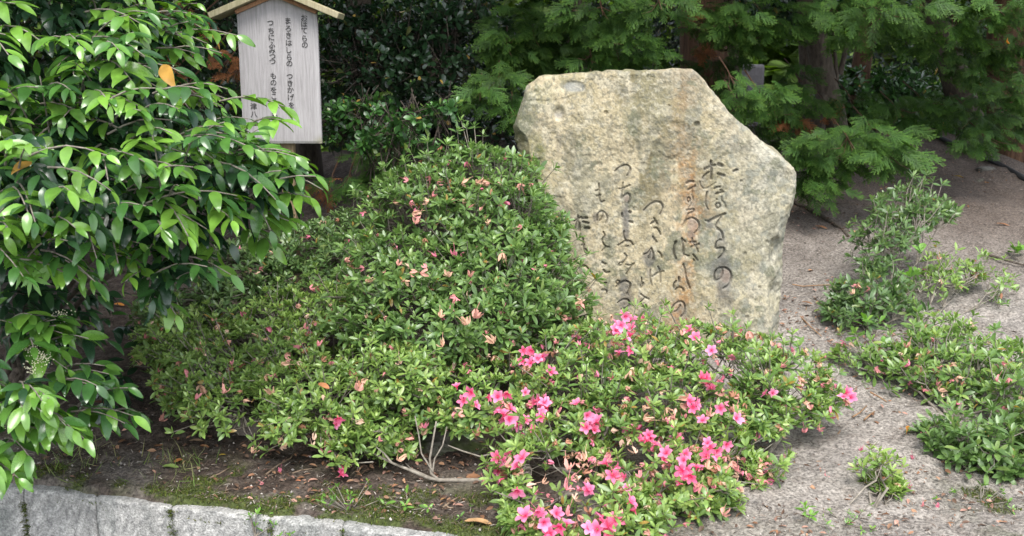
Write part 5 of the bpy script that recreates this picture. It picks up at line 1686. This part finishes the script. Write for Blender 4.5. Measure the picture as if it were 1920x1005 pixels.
# bare stems of the spreading azalea that lie on the soil
for pl in [o for o in COL.objects if o.name.startswith("azalea_shrub") and "full pink" in o.get('label', '')]:
    def on_g(px, py, up=0.0):
        p = gnd(px, py); p[2] += up
        return p
    Yb = 2.72
    for pts, r0, r1 in [([(985, 890), (930, 912), (870, 920), (825, 908), (800, 895)], .009, .007), ([(800, 895), (765, 880), (735, 868), (700, 850), (668, 842)], .0065, .003), ([(735, 868), (720, 850), (705, 838)], .004, .002),
                        ([(825, 908), (808, 888), (806, 860), (812, 825), (818, 790)], .006, .003), ([(810, 893), (815, 860), (830, 835), (838, 800)], .004, .002), ([(812, 885), (790, 850), (785, 815), (778, 780)], .0035, .002),
                        ([(700, 866), (672, 868), (655, 872)], .003, .0015), ([(825, 905), (795, 890), (770, 878), (760, 868)], .004, .002), ([(930, 850), (900, 856), (865, 845), (840, 835)], .004, .0025), ([(1105, 930), (1110, 890), (1118, 850), (1140, 800)], .008, .006)]:
        P = np.array([at(a, b, Yb + 0.012 * k * (1 if b < 880 else 0)) for k, (a, b) in enumerate(pts)])
        P[:, 2] = np.maximum(P[:, 2], ground_h(P[:, 0], P[:, 1]) + r0 * 0.8)
        V, F = tube(P, np.linspace(r0, r1, len(P)) * 0.8, 7)
        obj("stem", V, F, M_TWIG, pl)
    for pts, r0, r1 in [([(1410, 905), (1440, 850), (1470, 810), (1490, 780)], .010, .007), ([(1345, 850), (1350, 810), (1365, 780)], .007, .005), ([(1290, 790), (1310, 815), (1330, 840)], .004, .003)]:
        P = np.array([at(a, b, 2.85 + 0.03 * k) for k, (a, b) in enumerate(pts)])
        V, F = tube(P, np.linspace(r0, r1, len(P)), 7)
        obj("stem", V, F, M_TWIG, pl)

# ------------------------------------------------------------------ fallen leaves
def fallen(px, py, label, L_px, ang, col, lift=0.006, p=None, n=None, kind="fallen_leaf", curl=0.25, width=0.38, mat=None):
    if p is None:
        p = gnd(px, py); n = ground_n(p)
    V, F = leaf_tpl(6, 1.0, width, 5, 0.35, curl, 0.1, ([0, .06, .2, .42, .65, .85, 1], [0.05, .3, .8, 1, .85, .4, 0]), 0.06)
    V[:, 2] += 0.10
    a = radians(ang)
    X = np.array([cos(a), sin(a), 0.0])
    R = frames(X[None], (n + rng.normal(size=3) * 0.18)[None])[0]
    ln = L_px * (p[1]) / FPX
    W = (V - [0.5, 0, 0]) * ln @ R.T + p + n * lift
    c = np.array(col) * (0.8 + 0.4 * vnoise(V * 5, 3)[:, None])
    o = obj(kind, W, F, mat or M_DEAD, None, c, loc=p)
    tag(o, label, "leaf", "fallen leaves")


BR, TAN, ORG, YEL, RED = (0.22, 0.105, 0.05), (0.42, 0.25, 0.12), (0.48, 0.20, 0.035), (0.55, 0.38, 0.06), (0.20, 0.07, 0.04)
for a in [(900, 987, "big tan fallen leaf lying on the soil at the wall edge", 64, 5, TAN), (889, 900, "brown fallen leaf beside the moss covered rock under the bare stems", 36, 20, BR),
          (160, 846, "long brown fallen leaf on dark soil under the glossy bush", 34, 30, BR), (232, 832, "brown fallen leaf standing on edge right of the glossy bush's lowest spray", 30, 75, BR),
          (305, 843, "thin brown fallen leaf on the dark soil left of the broad azalea", 32, 12, BR), (336, 868, "rust brown fallen leaf with its tip up in the sparse grass", 30, 70, (0.33, 0.14, 0.05)),
          (370, 831, "pale brown fallen leaf under the edge of the broad azalea", 30, 20, (0.33, 0.22, 0.14)), (385, 842, "short brown fallen leaf beside a pale one under the broad azalea", 22, -10, BR),
          (418, 857, "small yellow fallen leaf under the broad low azalea", 16, 40, YEL), (322, 881, "green fallen leaf in the sparse grass near the wall", 34, 8, (0.14, 0.20, 0.05)),
          (1540, 430, "brown fallen leaf on the slope just right of the stone's shoulder", 26, -25, BR), (1520, 511, "round tan fallen leaf on the slope right of the stone", 18, 40, (0.36, 0.19, 0.10)),
          (1514, 572, "brown fallen leaf close to the lower right edge of the stone", 24, -10, BR), (1881, 425, "brown fallen leaf in the open sand at the far right", 26, -20, BR),
          (1798, 334, "bright yellow fallen leaf under the hanging cypress sprays", 20, -5, YEL), (1707, 340, "dull brown fallen leaf at the shaded top of the slope", 16, 10, BR),
          (1850, 345, "orange brown fallen leaf near the black hose", 14, 30, ORG), (1600, 437, "curled tan fallen leaf beside the surface root", 18, -30, TAN),
          (400, 770, "brown fallen leaf deep under the broad low azalea", 26, 20, BR), (190, 760, "large rusty fallen leaf in the shade behind the low glossy spray", 40, 15, RED), (225, 575, "orange brown fallen leaf on the dark ground under the glossy bush", 22, 0, ORG),
          (150, 700, "brown fallen leaf half hidden behind the cream flower heads", 34, 160, RED), (205, 745, "rust fallen leaf next to the low glossy spray", 34, 40, (0.28, 0.10, 0.04)), (560, 905, "small orange scrap of leaf on the soil near the wall", 12, 10, (0.42, 0.16, 0.08)),
          (470, 918, "small pinkish brown leaf scrap on the soil above the wall joint", 14, 30, (0.40, 0.18, 0.11)), (1470, 945, "pink brown fallen leaf in the thin seedlings by the path", 18, 10, (0.36, 0.15, 0.10)), (832, 942, "dark tan fallen leaf at the foot of the flower clump", 22, 60, (0.30, 0.17, 0.07))]:
    fallen(*a)
fallen(1707, 808, "orange fallen leaf standing upright against a stem at the right of the path", 44, 70, ORG, p=gnd(1705, 826) + [0, 0, 0.032], n=np.array([-0.9, -0.5, 0.1]))
_b = at(960, 766, 2.84); fallen(0, 0, "orange fallen leaf caught in the blooming azalea", 26, 20, ORG, p=_b, n=np.array([0, -.8, .6]))
_b = at(608, 726, 2.75); fallen(0, 0, "brown fallen leaf caught in the broad low azalea", 34, -40, (0.33, 0.14, 0.06), p=_b, n=np.array([0.2, -.8, .6]))
_b = at(1885, 78, 4.75); fallen(0, 0, "orange leaf caught in the cypress sprays at the upper right", 34, 60, (0.55, 0.22, 0.04), p=_b, n=np.array([0.3, -.9, .3]))
BL_LAB = ["beside the flower clump at the bottom edge", "above the mossy sand near the path's right side", "on the mossy sand by the thin pale stem", "on the sand under the dark leaved azalea", "at the end of a slanting twig by the path",
          "on bare sand just left of the small pale azalea", "right beside the small pale azalea", "on dark soil under the broad azalea", "on the soil close to the wall joint", "on the sand above the small pale azalea"]
for k, (a, b) in enumerate([(1237, 971), (1710, 868), (1728, 958), (1760, 958), (1465, 905), (1550, 905), (1705, 925), (525, 893), (495, 915), (1612, 853)]):
    p = gnd(a, b)
    o = place("fallen_blossom", ME_DRY[[1, 4, 1, 4, 3, 1, 4, 4, 1, 4][k]], frames(rand_dirs(1), np.array([[0, 0, -1.0]]))[0], p + [0, 0, 0.012], 0.017)
    tag(o, "shrivelled pink blossom dropped " + BL_LAB[k], "blossom", "shrivelled blossoms dropped on the soil")

# brown curled twigs and catkin-like strips on the sand
TW_LAB = ["longest curved brown twig in the middle of the sandy path", "tiny hooked twig above the longest curved one on the path", "straight brown twig lowest on the sandy path", "short slanting twig just left of the path's middle, above the curved one",
          "tiny slanting twig right of the curved one on the path", "faint straight twig on the path nearest the mossy patch", "upper of two parallel twigs beside the pink flower at the azalea's right tip", "lower of two parallel twigs beside the azalea's right tip",
          "straight twig highest on the path, below the spreading azalea", "thick straight twig at the right foot of the stone", "hooked brown twig at the stone's lower right corner", "long thin twig reaching right from the stone's right edge",
          "slanting orange brown twig left of the small pale azalea, at the bottom", "reddish straight twig near the wall below the bare stems", "crooked grey brown twig under the broad azalea", "short straight twig right of the crooked one under the broad azalea",
          "pale slanting twig in the soil above the granite wall", "tiny curled twig beside the reddish one near the wall"]
for pts in [[(1545, 862), (1560, 850), (1578, 838), (1596, 828)], [(1548, 845), (1543, 838), (1550, 848)], [(1530, 869), (1555, 869), (1572, 868)], [(1555, 832), (1568, 822), (1575, 812)], [(1600, 842), (1610, 838), (1617, 831)], [(1630, 844), (1648, 836), (1662, 832)],
            [(1598, 785), (1612, 776), (1625, 764)], [(1620, 790), (1632, 780), (1640, 774)], [(1632, 738), (1650, 748), (1662, 756)], [(1500, 596), (1520, 615), (1540, 632)], [(1490, 585), (1500, 592), (1510, 588), (1512, 578)], [(1486, 535), (1505, 540), (1530, 538), (1570, 535)], [(1460, 950), (1475, 930), (1485, 915)], [(830, 955), (850, 942), (862, 936)], [(498, 893), (520, 878), (545, 862), (555, 850)], [(548, 892), (565, 886), (585, 882)], [(392, 902), (412, 892), (432, 879)], [(835, 950), (842, 955), (850, 957)]]:
    P = np.array([gnd(a, b) + [0, 0, 0.004] for a, b in pts])
    V, F = tube(P, np.full(len(P), 0.0032) * np.linspace(1, .6, len(P)), 5)
    c = np.array([0.27, 0.16, 0.085]) if pts[0][0] > 1000 else np.array([0.22, 0.16, 0.11])
    o = obj("twig", V, F, M_DEAD, None, np.broadcast_to(c, V.shape), loc=P[0])
    tag(o, TW_LAB.pop(0), "twig", "dead twigs on the soil")

# surface roots right of the stone
for lab, pts, r in [("dark surface root crossing the slope just right of the stone", [(1478, 375), (1530, 400), (1575, 428), (1590, 445)], .014), ("thin dark root under the low cypress spray", [(1530, 378), (1580, 385), (1640, 380)], .010), ("thin dark root on the sand near the right edge of the picture", [(1855, 480), (1885, 490), (1925, 500)], .008)]:
    P = np.array([gnd(a, b) + [0, 0, 0.003] for a, b in pts])
    V, F = tube(P, np.linspace(r, r * .5, len(P)), 7)
    tag(obj("surface_root", V, F, M_BARKD, None, loc=P[0]), lab, "root")

# black hose along the crest on the right
P = np.array([at(1660, 205, 8.0), at(1700, 243, 7.3), at(1760, 268, 6.9), at(1820, 292, 6.5), at(1870, 312, 6.2), at(1925, 338, 5.85)])
P[:, 2] = np.maximum(P[:, 2], ground_h(P[:, 0], P[:, 1]) + 0.01)
V, F = tube(P, 0.017, 10)
tag(obj("hose", V, F, M_HOSE, None, loc=P[2]), "black hose lying along the crest of the slope at the right", "hose")
P = np.array([at(1405, 222, 6.6), at(1440, 226, 6.5), at(1475, 236, 6.4)]); P[:, 2] = np.maximum(P[:, 2], ground_h(P[:, 0], P[:, 1]) + 0.01)
V, F = tube(P, 0.02, 10)
tag(obj("hose", V, F, M_HOSE, None, loc=P[1]), "short end of black hose behind the stone's slanting shoulder", "hose")

# pale stones glimpsed beyond the trees
c = at(1412, 130, 10.5); zb_ = float(ground_h(c[0], c[1]))
M_PALE = rough_mat("pale_stone", (0.07, 0.068, 0.076), (0.11, 0.107, 0.115), 30, 0.9, 0.3, 0.01)
V, F = box((c[0] - .10, 10.4, zb_ - .1), (c[0] + .10, 10.6, c[2] + .05), 0.03)
tag(obj("stone_post", V, F, M_PALE, None, loc=(c[0], 10.5, zb_), smooth=False), "grey stone post glimpsed between trunks above the stone's shoulder", "post")
c = at(1862, 290, 9.5); M_BEIGE = rough_mat("beige_concrete", (0.46, 0.42, 0.34), (0.58, 0.54, 0.45), 30, 0.9, 0.3, 0.01)
zb_ = float(ground_h(c[0], c[1]))
V, F = box((c[0] - .25, 9.4, zb_ - .1), (c[0] + .9, 9.7, c[2] + 0.08), 0.01)
tag(obj("concrete_kerb", V, F, M_BEIGE, None, loc=(c[0], 9.5, zb_), smooth=False), "low beige concrete kerb beyond the hose, beside the far right trunk", "kerb")

# ------------------------------------------------------------------ weeds and seedlings
def weed(label, px, py, n, size, cols, stems, h, p=None, spread=0.03, single=60):
    p = gnd(px, py) if p is None else p
    plant = root("weed", p, label, "weed", "small weeds and seedlings")
    L = Leaves(plant, T_AZ if size < 0.05 else T_OB, M_AZ, single=single, minpx=7)
    tips = p + np.stack([rng.normal(size=n) * spread, rng.normal(size=n) * spread, rng.uniform(0.3, 1.0, n) * h], -1)
    whorls(L, tips, norm(tips - p), size, (4, 6), cols, young=0.8)
    ALL_LEAVES.append(L)
    V, F = tubes_many(np.repeat(p[None] - [0, 0, .01], n, 0), tips, 0.002, 0.001, 4)
    obj("stem", V, F, M_TWIG, plant)


W_C = ((0.08, 0.17, 0.03), (0.15, 0.30, 0.05), (0.24, 0.40, 0.08))
weed("pale fern-like weed growing out of the wall face", 478, 990, 7, 0.028, W_C, 4, 0.06, p=np.array([*at(478, 1000, float(wall_y(-0.7)) - 0.012)]))
weed("small weed sprig beside the dark leaf on the wall face", 532, 1000, 3, 0.022, W_C, 2, 0.03, p=np.array([*at(532, 1003, float(wall_y(-0.62)) - 0.012)]))
weed("little green seedling on the soil below the bare azalea stems", 765, 952, 4, 0.03, W_C, 3, 0.04)
weed("straggling low weed with a trailing stem above the wall, under the lone pink flower", 655, 955, 12, 0.026, W_C, 5, 0.05, spread=0.05)
weed("tiny round leaved weed right of the trailing one", 880, 968, 3, 0.02, W_C, 2, 0.015)
weed("thin seedling at the bottom of the sandy path", 1512, 985, 5, 0.032, W_C, 3, 0.05)
weed("row of tiny round leaved weeds at the foot of the small pale azalea", 1585, 980, 14, 0.018, W_C, 5, 0.03, spread=0.05)
weed("bright seedling on the mossy sand right of the small pale azalea's tip", 1640, 868, 5, 0.026, W_C, 3, 0.035, spread=0.04)
weed("broad leaved seedling alone on the sand at the right edge", 1893, 480, 3, 0.075, W_C, 2, 0.08, spread=0.02)
weed("low weed at the foot of the dark leaved azalea", 1840, 945, 10, 0.024, W_C, 4, 0.03, spread=0.06)
weed("thin pale weed on the slope below the spreading azalea", 1870, 580, 8, 0.03, W_C, 3, 0.04, spread=0.05)
for (a, b) in [(1625, 625), (1640, 645), (1690, 548), (1720, 430), (1590, 620)]:
    pass
weed("vine with large heart shaped leaves under the small blue green azalea", 1635, 640, 5, 0.07, W_C, 3, 0.10, spread=0.06)
weed("vine with large leaves among the upright loose azalea", 1710, 560, 5, 0.07, W_C, 3, 0.25, spread=0.07)

# ------------------------------------------------------------------ litter, moss, grass
def litter():
    n = 60000
    x = rng.uniform(-1.6, 3.0, n); y = wall_y(x) + 0.04 + 4.2 * rng.random(n) ** 1.4
    z = ground_h(x, y) + 0.006
    P = np.stack([x, y, z], -1)
    a = rng.uniform(0, 6.28, n)
    X = np.stack([np.cos(a), np.sin(a), rng.normal(size=n) * 0.15], -1)
    R = frames(X, np.array([0, 0, 1.0]) + rng.normal(size=(n, 3)) * 0.3)
    S = 0.004 + 0.02 * rng.random(n) ** 2.2
    t = np.array([(0, -.045, 0), (0.5, -.065, .09), (1, 0, 0), (0.5, .065, .09), (0, .045, 0)], float)
    W = (t[None] * S[:, None, None]) @ np.transpose(R, (0, 2, 1)) + P[:, None]
    pal = np.array([(0.13, 0.09, 0.065), (0.085, 0.065, 0.05), (0.17, 0.13, 0.10), (0.05, 0.04, 0.033), (0.10, 0.085, 0.07), (0.33, 0.29, 0.25)])
    C = pal[rng.integers(0, len(pal), n)]
    V = W.reshape(-1, 3)
    F = np.arange(n * 5).reshape(n, 5)
    tag(obj("leaf_litter", V, F, M_LITTER, None, np.repeat(C, 5, 0), smooth=False), "fine brown leaf and needle litter strewn over the soil", "litter", kind='stuff')
    # scattered small bits of gravel
    n = 1500
    x = rng.uniform(-1.6, 3.0, n); y = wall_y(x) + 0.04 + 2.8 * rng.random(n) ** 1.5
    P = np.stack([x, y, ground_h(x, y) + 0.003], -1)
    oc = np.array([[1, 0, 0], [-1, 0, 0], [0, 1, 0], [0, -1, 0], [0, 0, 1], [0, 0, -1]], float)
    S = rng.uniform(0.0015, 0.006, n)
    W = P[:, None] + oc[None] * S[:, None, None] * rng.uniform(0.6, 1.2, (n, 6, 1))
    f = np.array([[0, 2, 4], [2, 1, 4], [1, 3, 4], [3, 0, 4], [2, 0, 5], [1, 2, 5], [3, 1, 5], [0, 3, 5]])
    F = (f[None] + (np.arange(n) * 6)[:, None, None]).reshape(-1, 3)
    C = np.repeat(np.array([0.33, 0.30, 0.27]) * rng.uniform(0.4, 1.5, (n, 1)), 6, 0)
    tag(obj("gravel", W.reshape(-1, 3), F, M_ROCK, None, C), "loose small grit on the soil", "gravel", kind='stuff')


litter()


def debris():
    """brown bits of leaf and spent blossom that gather under the shrubs"""
    spots = [(gnd(a, b), r) for a, b, r in [(1690, 600, .35), (1640, 640, .3), (1760, 650, .35), (1800, 760, .4), (1840, 900, .35), (1640, 960, .25), (1450, 870, .35), (1250, 930, .35), (1000, 930, .3), (800, 890, .3), (600, 860, .35), (400, 830, .3), (250, 780, .35), (1560, 400, .4), (1700, 330, .5), (1500, 600, .25), (640, 900, .25)]]
    P = np.concatenate([p + rng.normal(size=(150, 3)) * [r * .7, r * .6, 0] for p, r in spots])
    P = P[P[:, 1] > wall_y(P[:, 0]) + 0.05]
    P[:, 2] = ground_h(P[:, 0], P[:, 1]) + 0.008
    n = len(P)
    V, F = leaf_tpl(2, 1.0, 0.4, 3, 0.4, 0.2)
    a = rng.uniform(0, 6.28, n)
    R = frames(np.stack([np.cos(a), np.sin(a), rng.normal(size=n) * .2], -1), np.array([0, 0, 1.0]) + rng.normal(size=(n, 3)) * 0.4)
    S = rng.uniform(0.008, 0.03, n)
    W = (V[None] * S[:, None, None]) @ np.transpose(R, (0, 2, 1)) + P[:, None]
    pal = np.array([(0.22, 0.11, 0.06), (0.30, 0.17, 0.10), (0.13, 0.075, 0.05), (0.36, 0.20, 0.15), (0.10, 0.06, 0.04)])
    C = pal[rng.integers(0, 5, n)] * rng.uniform(.7, 1.2, (n, 1))
    off = (np.arange(n) * len(V))[:, None, None]
    tag(obj("dead_leaves", W.reshape(-1, 3), [(f[None] + off).reshape(-1, f.shape[1]) for f in F], M_DEAD, None, np.repeat(C, len(V), 0)), "small brown scraps of leaf and blossom gathered under the shrubs", "leaves", kind='stuff')


debris()


def tufts(name, P, N, per, size, cols, label, cat, width=0.16, up=1.0, mat=None):
    m = len(P) * per
    Q = np.repeat(P, per, 0) + rng.normal(size=(m, 3)) * np.array([0.006, 0.006, 0.001]) * (size / 0.012)
    X = np.repeat(N, per, 0) * up + rng.normal(size=(m, 3)) * 0.6
    R = frames(X, rand_dirs(m))
    S = size * rng.uniform(0.5, 1.3, m)
    t = np.array([(0, -width / 2, 0), (.55, -width * .4, .05), (1, 0, -.1), (.55, width * .4, .05), (0, width / 2, 0)])
    W = (t[None] * S[:, None, None]) @ np.transpose(R, (0, 2, 1)) + Q[:, None]
    C = np.array(cols)[rng.integers(0, len(cols), m)] * rng.uniform(0.7, 1.3, (m, 1))
    tag(obj(name, W.reshape(-1, 3), np.arange(m * 5).reshape(m, 5), mat or M_MOSS, None, np.repeat(C, 5, 0), smooth=False), label, cat, kind='stuff')


mp = MOSS_AT[0]
mp = mp[(mp[:, 1] < 4.0) & (np.abs(mp[:, 0]) < 2.5)]
mp = np.repeat(mp, 3, 0) + rng.normal(size=(len(mp) * 3, 3)) * [0.006, 0.006, 0.0]
mp = mp[rng.random(len(mp)) < 20000 / max(len(mp), 1)]
MC = [(0.06, 0.085, 0.016), (0.085, 0.115, 0.022), (0.045, 0.06, 0.016), (0.10, 0.10, 0.03)]
tufts("moss", mp, np.tile([0, 0, 1.0], (len(mp), 1)), 4, 0.009, MC, "green moss along the soil edge above the wall", "moss", 0.3)
# moss in the joints of the wall
q = []
for j in joints[1:-2]:
    k = 260
    zz = -0.02 - 0.5 * rng.random(k) ** 1.2
    m_ = vnoise(np.stack([np.full(k, j * 7), zz * 9, 0 * zz], -1), 4) > 0.42
    x = j + rng.normal(size=k) * 0.005
    q.append(np.stack([x, wall_y(x) + 0.004 + 0 * x, zz], -1)[m_])
q = np.concatenate(q)
tufts("moss", q, np.tile([0, -1.0, 0.1], (len(q), 1)), 5, 0.009, MC, "dark moss growing in the upright joints of the granite wall", "moss", 0.3)
# moss on the rocks' feet and sparse grass
n = 60
gx = np.concatenate([at(px, py, 2.8)[0:1] + rng.normal(size=n // 2) * 0.05 for px, py in [(330, 890), (130, 850)]])
gy = wall_y(gx) + rng.uniform(0.05, 0.28, n)
gp = np.stack([gx, gy, ground_h(gx, gy)], -1)
tufts("grass", gp, np.tile([0, 0, 1.0], (n, 1)), 3, 0.055, [(0.10, 0.16, 0.035), (0.16, 0.21, 0.06), (0.22, 0.22, 0.10)], "sparse thin grass on the dark soil above the wall", "grass", 0.035, 0.8, M_GRASS)

# ------------------------------------------------------------------ leaves become objects and parts
finish_leaves()
print("TRIS", sum(len(m.loop_triangles) if m.loop_triangles else sum(len(p.vertices) - 2 for p in m.polygons) if len(m.polygons) < 2000 else 2 * len(m.polygons) for m in bpy.data.meshes))
